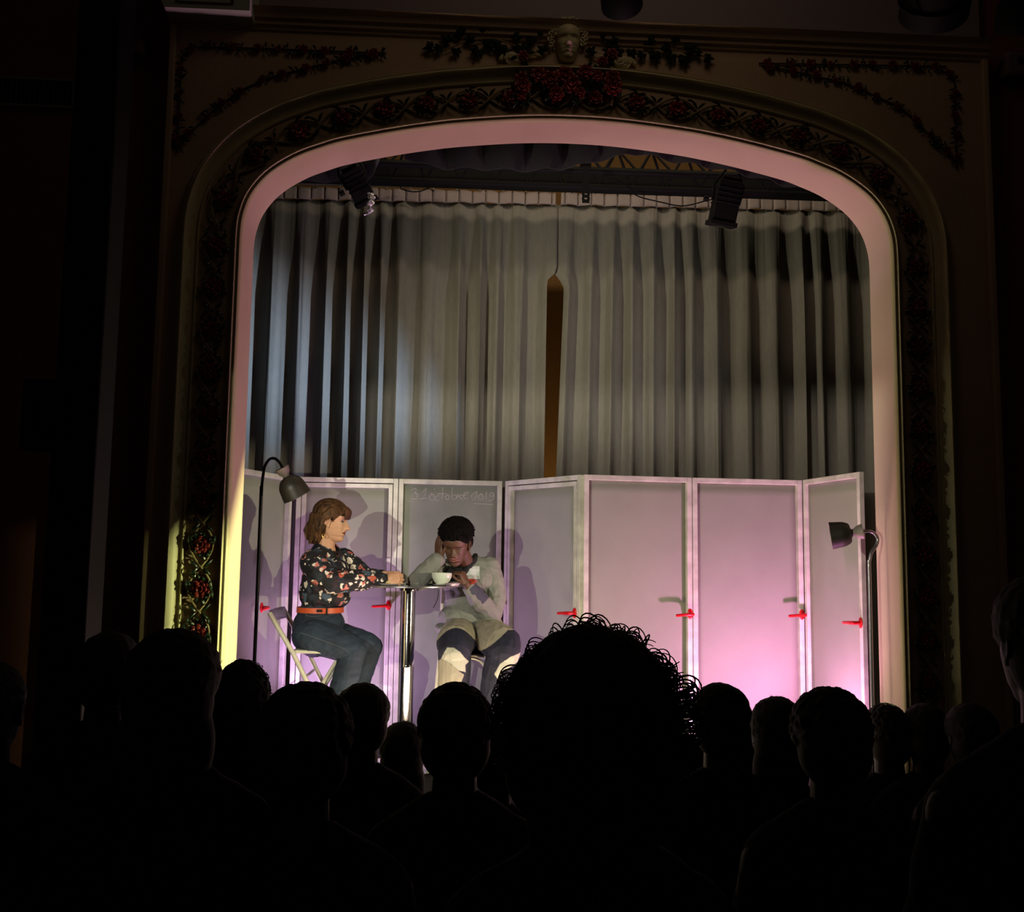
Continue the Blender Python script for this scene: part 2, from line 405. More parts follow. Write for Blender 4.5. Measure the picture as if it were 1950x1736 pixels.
# twining vine carved round the arch
vine = thing('rose_vine_relief', 'painted relief band of twining rose vine running round the whole arch', 'relief')
stem, fol = MB(), MB(); rnd = random.Random(3)
L_ = .197; s0 = .25; N = int((ARC[-1]-.5)/L_)
L_ = (ARC[-1]-.5)/N
for ph in (0, PI):
    pts = [arch(s0+N*L_*i/(N*14), .12+.052*math.sin(PI*(N*i/(N*14))+ph), .012+.004*math.cos(PI*i/14+ph)) for i in range(N*14+1)]
    stem.tube(pts, .0050, 8)
for k in range(N):
    s = s0+(k+.5)*L_
    c = arch(s, .12, 0); t = (arch(s+.01, .12)-arch(s-.01, .12)).normalized(); o_ = t.cross(NF)
    if o_.dot(arch(s, .2)-c) < 0: o_ = -o_
    put_rose(vine, c+NF*.004+o_*rnd.uniform(-.008, .008), NF, rnd.uniform(1.15, 1.5))
    for i in range(12):
        a = 2*PI*(i+rnd.uniform(-.35, .35))/12; q = t*math.cos(a)*1.25+o_*math.sin(a)*.85
        b = c+q*rnd.uniform(.024, .040)+NF*.008; dd = (t*math.cos(a+.5)+o_*math.sin(a+.5))
        leaf(fol, b, dd, NF, rnd.uniform(.024, .040), rnd.uniform(.014, .021), .6)
    for sg in (-1, 1):                       # long leaves where the stems cross
        for q in (-1, 1):
            b = arch(s+L_/2*.95, .12+sg*.012, .012)
            leaf(fol, b, t*q*.75+o_*sg*.8, NF, rnd.uniform(.045, .062), .015, .45)
        leaf(fol, arch(s, .12+sg*.055, .014), t*rnd.choice((-1, 1))+o_*sg*.15, NF, .045, .014, .5)
        leaf(fol, arch(s+.04, .12+sg*.05, .014), t*rnd.choice((-1, 1))-o_*sg*.2, NF, .038, .014, .5)
ob('stem', stem, M['stem'], vine); ob('foliage', fol, M['leaf'], vine)

def garland(name, label, lines, size=.9, step=.105, thick=.004, Y=YF):
    g = thing(name, label, 'relief', 'corner garlands of the arch wall')
    st, fo = MB(), MB()
    base = P(*lines[0][0], Y)
    for ln in lines:
        pts = resample([P(x, y, Y)+NF*.008 for x, y in ln], .02)
        st.tube(pts, thick, 6)
        n = max(1, int((len(pts)-1)*.02/step))
        for i in range(n):
            j = int((i+.5)/n*(len(pts)-1)); t = (pts[min(j+1, len(pts)-1)]-pts[max(j-1, 0)]).normalized(); o_ = t.cross(NF)
            put_rose(g, pts[j]+NF*.002+o_*rnd.uniform(-.006, .006), NF, size*rnd.uniform(.6, .85), base=base)
        for i in range(n*7):
            j = int(rnd.random()*(len(pts)-2))+1; t = (pts[j+1]-pts[j-1]).normalized(); o_ = t.cross(NF)*rnd.choice((-1, 1))
            leaf(fo, pts[j]+o_*.004, t*rnd.uniform(-.8, 1)+o_, NF, rnd.uniform(.022, .036), rnd.uniform(.009, .014), .5)
    for m_ in (st, fo): m_.v = [tuple(Vector(v)-base) for v in m_.v]
    ob('stem', st, M['leaf'], g); ob('foliage', fo, M['leaf'], g); g.location = base
    return g
garland('rose_garland', 'triangular thorny rose garland in the upper left corner of the arch wall',
        [[(380, 91), (470, 93), (600, 98), (736, 103)], [(372, 85), (362, 100), (346, 110), (347, 125), (343, 200), (338, 291)],
         [(722, 104), (646, 116), (569, 135), (518, 148), (464, 171), (410, 209), (361, 256), (345, 275)]])
garland('rose_garland', 'triangular thorny rose garland in the upper right corner of the arch wall',
        [[(1444, 122), (1560, 124), (1680, 126), (1801, 128)], [(1791, 136), (1812, 146), (1817, 165), (1818, 240), (1820, 323)],
         [(1450, 126), (1529, 141), (1609, 160), (1655, 179), (1700, 200), (1729, 219), (1761, 251), (1788, 277), (1817, 308)]])
# leafy sprays beside the mask
def spray(label, line, clusters):
    g = thing('leaf_spray', label, 'relief', 'leafy sprays beside the mask'); base = P(*line[0], YF)
    st, fo = MB(), MB()
    pts = resample(catmull([P(x, y, YF)+NF*.02 for x, y in line], 6), .02); st.tube(pts, .004, 6)
    for (x, y, dx, dy, L) in clusters:
        d = Vector((dx, 0, -dy)).normalized()
        leaf_cluster(fo, P(x, y, YF)+NF*.018, d, NF, L, 5); leaf_cluster(fo, P(x, y, YF)+NF*.03, Vector((d.z, 0, -d.x))*.6+d*.5, NF, L*.8, 3)
    for m_ in (st, fo): m_.v = [tuple(Vector(v)-base) for v in m_.v]
    ob('stem', st, M['stem'], g); ob('foliage', fo, M['leaf'], g); g.location = base
spray('dark oak-like leaf spray reaching left of the plaster mask', [(815, 98), (850, 98), (890, 82), (940, 78), (985, 92), (1010, 88)],
      [(824, 96, -1, .1, .05), (855, 86, -.6, -.6, .055), (868, 98, .4, 1, .045), (880, 72, -.7, -.4, .06), (912, 66, -.2, -.8, .065), (912, 98, -.3, .8, .06), (950, 62, -.3, -.7, .07), (955, 90, -.2, .9, .065), (838, 94, -.3, .9, .045), (895, 86, -.2, -.9, .05), (930, 82, .3, .8, .06), (966, 98, -.4, .8, .055), (925, 58, .5, -.5, .05), (975, 76, .5, -.5, .065), (990, 92, .4, .6, .065), (1004, 84, .8, -.2, .05), (1024, 74, -.2, -1, .045), (1030, 50, .1, -1, .035), (1036, 104, -.5, -.5, .05)])
spray('dark oak-like leaf spray reaching right of the plaster mask', [(1345, 113), (1310, 104), (1265, 96), (1225, 92), (1180, 90), (1150, 84)],
      [(1340, 114, 1, .1, .05), (1305, 100, .8, -.4, .06), (1300, 112, .2, 1, .06), (1275, 78, .6, -.4, .06), (1278, 108, -.2, .9, .055), (1322, 108, .4, -.8, .045), (1262, 92, .6, .4, .05), (1235, 88, -.3, -.9, .055), (1230, 66, .6, -.6, .05), (1200, 100, .3, .8, .05), (1250, 72, .2, -.9, .06), (1245, 104, .2, .9, .06), (1222, 106, -.2, .8, .045), (1208, 76, -.4, -.6, .065), (1178, 96, -.3, .6, .06), (1170, 90, -.7, -.3, .06), (1140, 76, .4, -1, .05), (1128, 56, .4, -1, .04), (1120, 106, .5, -.6, .05)])
# swag of roses under the mask
g = thing('rose_swag', 'heavy swag of red roses and leaves hanging below the plaster mask', 'relief'); base = P(1080, 165, YF)
fo, st = MB(), MB()
for ln in ([(993, 112), (1000, 140), (996, 185), (994, 205)], [(1000, 120), (1020, 150), (1060, 172), (1100, 165), (1140, 145), (1165, 118)], [(1163, 115), (1163, 150), (1165, 190), (1162, 206)]):
    pts = resample(catmull([P(x, y, YF)+NF*.03 for x, y in ln], 6), .02); st.tube(pts, .006, 6)
for x, y, s_ in [(995, 115, .9), (992, 158, 1.1), (994, 172, 1.3), (1024, 150, 1.2), (1046, 160, 1.4), (1074, 152, 1.5), (1086, 168, 1.5), (1112, 146, 1.3), (1135, 152, 1.0), (1058, 186, 1.2), (1102, 184, .9), (1163, 112, 1.0), (1145, 126, .9), (1164, 157, 1.3), (1165, 174, 1.4), (992, 190, .8)]:
    put_rose(g, P(x, y, YF)+NF*.035, NF, s_, base=base)
    for i in range(5):
        a = rnd.uniform(0, 2*PI); leaf(fo, P(x, y, YF)+NF*.03+Vector((math.cos(a), 0, math.sin(a)))*.015, Vector((math.cos(a), 0, math.sin(a)-.4)), NF, rnd.uniform(.04, .06), .019, .5)
for m_ in (st, fo): m_.v = [tuple(Vector(v)-base) for v in m_.v]
ob('stem', st, M['stem'], g); ob('foliage', fo, M['leaf'], g); g.location = base
# plaster scroll shells either side
for lab, cx_, cy_, sg in (('curled plaster shell scroll left of the rose swag', 975, 118, -1), ('curled plaster shell scroll right of the rose swag', 1186, 126, 1)):
    mb = MB(); c = P(cx_, cy_, YF)
    for q in range(3):
        pts = []
        for i in range(40):
            a = i/39*3.6*PI; r = (.052-.012*q)*(1-i/44); pts.append(c+Vector((sg*r*math.cos(a)*1.1-sg*.01*q, -.018-.012*(i/39)-.006*q, r*math.sin(a)*.7)))
        mb.tube(pts, [.011*(1-i/55) for i in range(40)], 8)
    mb.tube([c+Vector((-sg*.05, -.015, .02)), c+Vector((-sg*.10, -.02, .035)), c+Vector((-sg*.15, -.015, .03))], [.012, .009, .004], 8)
    o = ob('plaster_scroll', mb, M['moulding']); tag(o, lab, 'relief', 'plaster scrolls beside the rose swag')

# ================================================================ HEADS AND HANDS
def interp(tab, z):
    if z <= tab[0][0]: return tab[0][1]
    for (a, b), (c, d) in zip(tab, tab[1:]):
        if z <= c:
            t = (z-a)/(c-a); return b+(d-b)*(t*t*(3-2*t)*.4+t*.6)
    return tab[-1][1]
FX = [(-.118, .050), (-.113, .066), (-.104, .079), (-.095, .083), (-.082, .079), (-.070, .083), (-.060, .0835), (-.050, .086), (-.040, .083), (-.025, .083), (.0, .081), (.012, .082), (.022, .088), (.035, .092), (.055, .091), (.075, .080), (.095, .052), (.108, .018), (.112, 0)]
BX = [(-.118, .030), (-.110, .0), (-.09, -.03), (-.06, -.052), (-.03, -.076), (0, -.092), (.03, -.098), (.06, -.09), (.085, -.066), (.104, -.025), (.112, 0)]
WX = [(-.118, .008), (-.113, .020), (-.104, .033), (-.09, .042), (-.07, .051), (-.05, .057), (-.03, .064), (0, .071), (.03, .075), (.06, .071), (.085, .052), (.104, .024), (.112, .004)]
def gs(x, m, s): return math.exp(-((x-m)/s)**2/2)
def head(mb, o, Rm, sc=1., ears=True, lips=1., nose=1., open_eye=1., nu=96, nv=110):
    """face looks along local +X, up is +Z"""
    rows = []
    for i in range(nv+1):
        z = -.118+.230*(.5-.5*math.cos(PI*i/nv)); f, b, w_ = interp(FX, z), interp(BX, z), interp(WX, z)
        cx_ = f*.30+b*.70 if z < -.08 else (f+b)/2-.004
        row = []
        for j in range(nu):
            a = 2*PI*j/nu; c, s = math.cos(a), math.sin(a)
            fx = (f-cx_) if c > 0 else (cx_-b)
            x = cx_+fx*math.copysign(abs(c)**.86, c); y = w_*math.copysign(abs(s)**.92, s)
            if c > 0:
                k = 0
                nzp = interp([(-.046, 0), (-.041, .012), (-.036, .019), (-.029, .026), (-.020, .021), (-.008, .012), (.004, .005), (.016, .001), (.02, 0)], z)*nose
                sg = interp([(-.044, .012), (-.03, .0105), (-.015, .0075), (.01, .0055)], z)
                k += nzp*gs(y, 0, sg)
                k += .008*gs(abs(y), .0125, .0045)*gs(z, -.034, .006)*nose
                k -= .011*gs(abs(y), .030, .013)*gs(z, .006, .0095)
                k += .0065*open_eye*gs(abs(y), .031, .009)*gs(z, .004, .0065)
                k += .0035*gs(abs(y), .028, .018)*gs(z, .022, .006)
                k += .004*gs(abs(y), .042, .016)*gs(z, -.022, .014)
                k += .0050*lips*gs(y, 0, .017)*gs(z, -.0525, .0042)
                k += .0060*lips*gs(y, 0, .015)*gs(z, -.0655, .0048)
                k -= .0040*gs(y, 0, .018)*gs(z, -.0590, .0022)
                k -= .0020*gs(y, 0, .004)*gs(z, -.046, .004)
                k -= .003*gs(abs(y), .030, .006)*gs(z, -.045, .016)
                x += k
            row.append(o+Rm @ (Vector((x, y, z))*sc))
        rows.append(row)
    mb.grid(rows, True)
    k = len(mb.v); mb.f += [tuple(range(k-nu, k)), tuple(range(k-nu*(nv+1), k-nu*nv))[::-1]]; mb.m += [mb.mi]*2
    if ears:
        for s in (-1, 1):
            Re = Rm @ Matrix.Rotation(s*.35, 3, 'Z') @ Matrix.Rotation(-.15, 3, 'Y')
            mb.ell(o+Rm @ (Vector((-.008, s*.075, -.006))*sc), (.017*sc, .006*sc, .030*sc), Re, 16, 12)
            mb.tube([o+Rm @ (Vector((-.008+.016*math.cos(a), s*(.080+.004*math.sin(a/2)), -.003+.026*math.sin(a)))*sc) for a in [x*.35 for x in range(-3, 13)]], .0038*sc, 8)
            mb.ell(o+Rm @ (Vector((.000, s*.076, -.033))*sc), (.007*sc, .005*sc, .009*sc), None, 10, 8)
def face_paint(o, Rm, sc, skin, lip, dark, brow_ext=True, closed=False):
    """material index by place on the head: 0 skin 1 lips 2 brows, lashes, nostrils 3 eye white"""
    inv = Rm.inverted()
    def f(c, n):
        q = inv @ (c-o)/sc; x, y, z = q; ay = abs(y)
        if x < .045 or ay > .06: return 0
        if x > .060 and abs(z+.0585-.0010*math.cos(y*90)) < .0115*max(0, 1-(ay/.026)**2)**.7 and ay < .026:
            return 2 if (abs(z+.0592) < .0018) else 1
        if ay > .010 and abs(z-(.0225-.5*max(0, ay-.034))) < .0026 and ay < .048: return 2
        e = ((ay-.031)/.0145)**2+((z-.0035)/(.0052 if not closed else .0022))**2
        if closed:
            return 2 if e < 1 else 0
        if e < 1: return 2 if ((ay-.033)/.0062)**2+((z-.0035)/.0058)**2 < 1 else 3
        if ((ay-.031)/.0175)**2+((z-.0045)/.0078)**2 < 1 and z > .004: return 2
        if z < -.0385 and z > -.045 and .004 < ay < .012 and x > .085: return 2
        return 0
    return f
def frame(fwd, upv):
    f = Vector(fwd).normalized(); u = Vector(upv); l = u.cross(f).normalized(); u = f.cross(l)
    return Matrix((f, l, u)).transposed()
def hand(mb, wrist, d, n, side, curls, sc=1., spread=.10, thumb=(.75, .5, .25), thumb_curl=.5):
    """d: along the hand, n: the way the palm faces, side: towards the thumb; curls: four finger bends"""
    d = Vector(d).normalized(); n = Vector(n); n = (n-d*n.dot(d)).normalized(); s = Vector(side); s = (s-d*s.dot(d)-n*s.dot(n)).normalized()
    w_ = Vector(wrist)
    R_ = Matrix((d, s, n)).transposed()
    mb.ell(w_+d*.045*sc, (.052*sc, .040*sc, .0155*sc), R_, 20, 12)
    mb.capsule([w_-d*.02*sc, w_+d*.02*sc], [.024*sc, .024*sc], 12)
    for i, off in enumerate((.030, .0105, -.009, -.0275)):
        k0 = w_+d*.030*sc+s*off*.75*sc; k1 = w_+d*(.084-(.004, 0, .004, .012)[i])*sc+s*off*sc-n*.001*sc
        mb.capsule([k0, k1], [.010*sc, .0100*sc], 10)
        L = (.042, .047, .043, .033)[i]*sc; a = 0; p = k1; q = d+s*off*spread*30/3*.3; pts = [k1]; 
        for sgm, k in enumerate((1.0, .66, .5)):
            a += curls[i]*(.95, 1.1, .8)[sgm]; dr = (q.normalized()*math.cos(a)+n*math.sin(a)); p = p+dr*L*k; pts.append(p)
        mb.capsule(pts, [.0096*sc, .0088*sc, .0080*sc, .0068*sc], 10)
    t0 = w_+d*.018*sc+s*.022*sc+n*.004*sc
    td = (s*thumb[0]+d*thumb[1]+n*thumb[2]).normalized(); t1 = t0+td*.042*sc
    td2 = (td*math.cos(thumb_curl)+(d*.8+n*.5-s*.3).normalized()*math.sin(thumb_curl)).normalized()
    t2 = t1+td2*.032*sc; t3 = t2+(td2*.9+d*.3).normalized()*.024*sc
    mb.capsule([t0, t1, t2, t3], [.0145*sc, .0112*sc, .0098*sc, .0078*sc], 10)

# plaster mask over the arch
g = thing('plaster_mask', 'carved pale face mask at the top centre of the arch', 'mask')
c = P(1080, 86, YF)
mb = MB(); Rf = frame((.0, -1, -.08), (0, 0, 1)); head(mb, c+NF*.01, Rf, .86, ears=True, nu=72, nv=80)
ob('face', mb, M['moulding'], g)
mb = MB()
for i in range(30):
    a = PI*(-.10+1.20*i/29); r = .070+.013*(i % 2); b = c+Vector((math.cos(a)*(r+.006), -.034-.02*math.sin(a), math.sin(a)*(r+.006)*1.05+.012))
    mb.tube([b+Vector((.012*math.cos(t)*(1-(t-i)/9), -.004*(t-i)/3, .012*math.sin(t)*(1-(t-i)/9))) for t in [k*.6+i for k in range(11)]], [.0065-.0004*k for k in range(11)], 7)
ob('hair_curls', mb, M['moulding'], g); settle(g, c)
# ================================================================ HALL FITTINGS
YP = 3.4
a = P(111, 600, YP); b = P(197.5, 600, YP); pw = b.x-a.x
mb = MB(); mb.box(((a.x+b.x)/2, YP+pw/2, 2.55), (pw, pw, 5.1)); 
o = ob('pillar', mb, M['pillar'], None, True, .012); tag(o, 'tall square black pillar standing left of the stage arch', 'pillar')
mb = MB(); s0_ = P(46, 720, YP-.03); s1_ = P(110, 856, YP-.03)
g = thing('loudspeaker', 'black box loudspeaker fixed to the left side of the black pillar', 'loudspeaker')
mb.box(((s0_.x+s1_.x)/2-.002, YP+.05, (s0_.z+s1_.z)/2), (s1_.x-s0_.x, .17, s0_.z-s1_.z)); ob('cabinet', mb, M['black'], g, True, .006)
mb = MB(); mb.box(((s0_.x+s1_.x)/2-.002, YP-.038, (s0_.z+s1_.z)/2), (s1_.x-s0_.x-.02, .008, s0_.z-s1_.z-.02)); ob('grille', mb, M['black'], g)
settle(g, ((s0_.x+s1_.x)/2, YP+.05, s1_.z))
# ventilation grille
g = thing('vent_grille', 'dark louvred ventilation grille high on the wall left of the black pillar', 'vent')
v0 = P(-60, 147, 4.47); v1 = P(141, 206, 4.47)
mb = MB(); cx_ = (v0.x+v1.x)/2; cz_ = (v0.z+v1.z)/2
for zz in (v0.z, v1.z): mb.box((cx_, 4.465, zz), (v1.x-v0.x, .02, .012))
for xx in (v0.x, v1.x): mb.box((xx, 4.465, cz_), (.012, .02, v0.z-v1.z))
ob('frame', mb, M['dull_chrome'], g, False)
mb = MB(); mb.box((cx_, 4.475, cz_), (v1.x-v0.x, .004, v0.z-v1.z)); ob('backing', mb, M['black'], g, False)
mb = MB(); n_ = int((v1.x-v0.x)/.022)
for i in range(n_): mb.box((v0.x+(i+.5)/n_*(v1.x-v0.x), 4.468, cz_), (.004, .012, v0.z-v1.z-.012))
ob('louvres', mb, mat('dark_olive_louvre', (52, 60, 44), .5), g, False); settle(g, (cx_, 4.47, v1.z))
# small round sensor housings on the wall
for lab, cx_, cy_ in (('small pale wall box with round dark lens beside the black pillar', 250, 84), ('small pale wall box with round dark lens at the upper right edge', 1938, 126)):
    g = thing('wall_box', lab, 'wall box', 'wall boxes with a round lens'); c = P(cx_, cy_, 4.42)
    mb = MB(); mb.box((c.x, 4.43, c.z), (.13 if cx_ < 999 else .16, .09, .13)); ob('housing', mb, mat('dull_mauve_housing', (120, 96, 100), .7), g, True, .02)
    mb = MB(); mb.lathe([(0, .012), (.016, .01), (.021, .004), (.021, -.01)], (c.x-.005, 4.386, c.z+.012), (0, -1, 0), 20); ob('lens', mb, M['gloss_black'], g)
    settle(g, (c.x, 4.43, c.z-.065))
# white cabinet above the cornice
g = thing('wall_cabinet', 'pale grey box with a recessed front panel above the left cornice', 'cabinet')
c0 = P(312, 13, 4.25); c1 = P(475, 21, 4.25)
mb = MB(); xl, xr, zb = c0.x, c1.x, c0.z; T = .30
rows = [[Vector((xl-.02, 4.44, zb)), Vector((xr, 4.44, zb)), Vector((xr, 4.44, zb+T)), Vector((xl-.14, 4.44, zb+T))],
        [Vector((xl, 4.25, zb)), Vector((xr, 4.25, zb)), Vector((xr, 4.25, zb+T)), Vector((xl-.12, 4.25, zb+T))]]
mb.grid([rows[0], rows[1]], True); mb.add(rows[1], [(0, 1, 2, 3)]); mb.add(rows[0], [(0, 1, 2, 3)])
ob('housing', mb, M['box'], g, False, .006)
mb = MB(); f0 = P(338, 3, 4.247); f1 = P(443, 5, 4.247); 
for seg in (((f0.x, f0.z), (f1.x, f0.z)), ((f0.x, f0.z), (f0.x-.03, f0.z+.22)), ((f1.x, f0.z), (f1.x, f0.z+.22))):
    mb.bar((seg[0][0], 4.247, seg[0][1]), (seg[1][0], 4.247, seg[1][1]), .006, .006)
ob('panel_rim', mb, M['lamp'], g, False); settle(g, ((xl+xr)/2, 4.3, zb))
# stage lanterns hanging over the hall, seen as dark shapes at the top edge
def lantern(label, c, aim, r, L, wire=None, group='stage lanterns over the hall'):
    g = thing('stage_lantern', label, 'stage light', group); c = Vector(c); ax = (Vector(aim)-c).normalized()
    mb = MB(); mb.lathe([(0, -L*.5), (r*.6, -L*.5), (r*.85, -L*.38), (r*.9, L*.1), (r, L*.15), (r, L*.5), (r*.92, L*.5), (r*.9, L*.2), (0, L*.18)], c, ax, 28); ob('body', mb, M['black'], g)
    mb = MB(); mb.lathe([(0, 0), (r*.5, .006), (r*.88, 0)], c+ax*L*.3, ax, 24); ob('lens', mb, M['gloss_black'], g)
    sd = ax.cross(Vector((0, 0, 1))).normalized(); mb = MB()
    mb.tube([c+sd*r*1.08, c+sd*r*1.1+Vector((0, 0, r*1.2)), c+Vector((0, 0, r*1.9)), c-sd*r*1.1+Vector((0, 0, r*1.2)), c-sd*r*1.08], .008, 8)
    mb.tube([c+Vector((0, 0, r*1.85)), c+Vector((0, 0, r*1.9+.25))], .016, 10); ob('yoke', mb, M['black'], g)
    if wire:
        mb = MB(); mb.tube(resample(catmull(wire, 6), .02), .006, 8); ob('cable', mb, M['black'], g)
    settle(g, c)
lantern('black stage lantern tip hanging at the top edge right of the plaster mask', P(1182, -34, 3.5), P(1200, 300, 4.4), .085, .22)
lantern('large black round stage lantern hanging at the top edge near the right corner', P(1785, -20, 3.2), P(1700, 500, 4.4), .125, .20, [P(1712, -10, 3.2), P(1715, 12, 3.2), P(1740, 28, 3.2), P(1765, 20, 3.2)])
lantern('black stage lantern cut off by the top right corner', P(1962, -15, 3.2), P(1800, 900, 4.6), .105, .26)
# lanterns whose light reaches the stage from the sides of the hall
for (n, loc, hole, col, pw_) in HALL_LIGHTS:
    L0 = Vector(loc); ax, ds, ha = shutter_axis(L0, hole); t = .10
    side = {'edge': 'nearer the stage at the right side', 'centre': 'nearer the middle at the left side', 'left': 'at the left side', 'right': 'at the right side'}[n.split('_')[-1]]
    g = thing('profile_spot', 'black shuttered spot on a stand, %s of the hall' % side, 'stage light')
    mb = MB(); mb.lathe([(0, -.34), (.05, -.34), (.075, -.30), (.08, -.06), (.062, -.03), (.062, -.012)], L0, ax, 24); ob('body', mb, M['black'], g)
    C4 = [L0+d*(t/d.dot(ax)) for d in ds]; cc = sum(C4, Vector())/4; Rr = t*math.tan(ha+.14)*1.5
    hx = ax.cross(Vector((0, 0, 1))).normalized(); hy = hx.cross(ax)
    outr = [cc+hx*math.copysign(Rr*1.7, (c-cc).dot(hx))+hy*math.copysign(Rr*1.7, (c-cc).dot(hy)) for c in C4]
    for i in range(4):
        p, q, qo, po = C4[i], C4[(i+1) % 4], outr[(i+1) % 4], outr[i]
        mb = MB(); pts = [p, q, qo, po]; off = ax*.002
        mb.add(pts+[v+off for v in pts], [(0, 1, 2, 3), (7, 6, 5, 4), (0, 4, 5, 1), (1, 5, 6, 2), (2, 6, 7, 3), (3, 7, 4, 0)])
        ob('shutter', mb, M['black'], g, False)
    b_ = L0-ax*.18; fz = .24 if L0.y < 2.25 else 0
    mb = MB(); mb.tube([b_+Vector((0, 0, -.07)), (b_.x, b_.y, fz)], .016, 10)
    for k in range(3):
        a = k*2*PI/3+.4; mb.tube([(b_.x, b_.y, fz+.5), (b_.x+.3*math.cos(a), b_.y+.3*math.sin(a), fz+.01)], .01, 8)
    ob('stand', mb, M['black'], g); settle(g, (b_.x, b_.y, fz))

for n, p_, a_, c_, pw_, cone, rad_, el in WING:          # unseen black flags added to keep the wing lights off the screen
    p_, a_ = Vector(p_), Vector(a_); h_ = Vector((a_.x-p_.x, a_.y-p_.y, 0)).normalized(); c = p_+h_*.05; tz = p_.z+.05*math.tan(math.radians(el))
    mb = MB(); sd_ = h_.cross(Vector((0, 0, 1))); R_ = Matrix((h_, sd_, Vector((0, 0, 1)))).transposed(); mb.box((c.x, c.y, tz-.04), (.002, .16, .08), R_)
    mb.tube([(c.x, c.y, tz-.08), (c.x, c.y, STZ)], .006, 6)
    o = ob('light_flag', mb, M['black'], None, False); tag(o, 'unseen light flag on a rod, added in the wing, for the %s' % n.replace('_', ' '), 'flag')

# ================================================================ STAGE: CURTAINS, TRUSS, DRAPES
YC = 6.7
def rodz(x): return 4.40+.012*(x-.5)
def curtain(label, xa, xb, edge_fn, seed, seam=None):
    """edge_fn(z) -> (left, right) x of the hanging cloth"""
    r = random.Random(seed); g = thing('stage_curtain', label, 'curtain')
    n = int((xb-xa)/.0075); us = [i/n for i in range(n+1)]
    # irregular folds: a warped phase
    ph = [0]; wd = []
    k = 0; cur = r.uniform(.10, .16)
    for i in range(n):
        if k <= 0: cur = r.choice((.12, .15, .17, .20, .24, .17)); k = cur
        ph.append(ph[-1]+2*PI*((xb-xa)/n)/cur); k -= (xb-xa)/n
    amp = [.6+.4*noise.noise(Vector((u*(xb-xa)*3.1, seed, 0))) for u in us]
    zt = rodz; zb = STZ+.02; NZ = 70; rows = []; H = .085
    for j in range(NZ+1):
        t = j/NZ; row = []
        for i, u in enumerate(us):
            x0_ = xa+(xb-xa)*u; top = zt(x0_)-.02-H
            z = top+(zb-top)*t; l, rr = edge_fn(z); x = xa+(xb-xa)*u+(l[0]-xa)*(1-u)**7+(rr[0]-xb)*u**7+(l[1])*(1-u)**45+(rr[1])*u**45
            ex = min(1, t*5.0); a_ = amp[i]*(.016+.046*ex)
            f = math.sin(ph[i]+.5*noise.noise(Vector((u*9, t*1.3, seed+3))))
            sq = math.copysign(abs(f)**.72, f)
            y = YC-a_*sq-.010*ex*noise.noise(Vector((u*60, t*2.2, seed)))-.004*noise.noise(Vector((u*180, t*3, seed)))
            x += .020*ex*math.cos(ph[i])*amp[i]+.01*noise.noise(Vector((u*8, t*1.7, 5+seed)))*ex
            row.append(Vector((x, y, z)))
        rows.append(row)
    mb = MB(); mb.grid(rows); me = mb.mesh('cloth', M['curtain']); smooth_by_angle(me, 80)
    o = ob('cloth', me, None, g); s = o.modifiers.new('thickness', 'SOLIDIFY'); s.thickness = .003; s.offset = 1
    mb = MB(); rows = []
    for z_ in (0, .25, .5, .75, 1):
        row = []
        for i, u in enumerate(us):
            x = xa+(xb-xa)*u; top = zt(x)-.02
            pz = ((x+10) % .098)/.098; dip = .022*math.exp(-((pz-.5)/.07)**2)
            row.append(Vector((x, YC-.022+dip-.004*math.sin(u*90), top-H*1.06*z_-.004*math.sin(x*31))))
        rows.append(row)
    mb.grid(rows); o = ob('heading_tape', mb, M['heading'], g); s = o.modifiers.new('thickness', 'SOLIDIFY'); s.thickness = .004
    settle(g, ((xa+xb)/2, YC, STZ)); return g
def lp(z, z0_, a_, z1_, b_): t = min(1, max(0, (z-z0_)/(z1_-z0_))); return a_+(b_-a_)*t
gl_t, gl_b = P(1044, 531, YC), P(1038, 905, YC); gr_t, gr_b = P(1068, 537, YC), P(1052, 905, YC)
def extr(z, b, t): return b.x+(t.x-b.x)*(z-b.z)/(t.z-b.z)
def shut(z, zt_, d): return d*min(1, max(0, (z-zt_+.02)/.07))
curtain('left half of the grey pleated curtain behind the screen', -1.72, .66, lambda z: ((-1.72, 0), (extr(z, gl_b, gl_t)-.010, shut(z, gl_t.z, .07))), 4)
curtain('right half of the grey pleated curtain behind the screen', .70, 3.25, lambda z: ((extr(z, gr_b, gr_t)+.012, -shut(z, gr_t.z, .07)), (3.25, 0)), 9)
mb = MB(); mb.bar((-2.2, YC-.03, rodz(-2.2)+.012), (3.4, YC-.03, rodz(3.4)+.012), .03, .028)
for k in range(28):
    x = -1.6+k*.17; mb.box((x, YC-.03, rodz(x)-.012), (.008, .012, .02))
o = ob('curtain_rail', mb, M['rail'], None, False); tag(o, 'thin grey rail carrying both halves of the pleated curtain', 'curtain rail')
mb = MB(); pts = [P(690, 352, 6.55), P(755, 352, 6.6), P(765, 360, 6.6), P(790, 365, 6.6), P(815, 358, 6.6), P(850, 330, 6.5), P(870, 322, 6.4)]
mb.tube(resample(catmull(pts, 8), .02), .005, 6); o = ob('cable', mb, M['black']); tag(o, 'thin black cable drooping in front of the rail left of centre', 'cable', 'loose cables over the stage')
mb = MB(); pts = [P(1120, 320, 6.0), P(1190, 350, 6.2), P(1212, 372, 6.3), P(1255, 384, 6.3), P(1300, 392, 6.3), P(1345, 382, 6.1), P(1365, 378, 5.9)]
mb.tube(resample(catmull(pts, 8), .02), .005, 6); o = ob('cable', mb, M['black']); tag(o, 'thin black cable sagging towards the right hanging lantern', 'cable', 'loose cables over the stage')
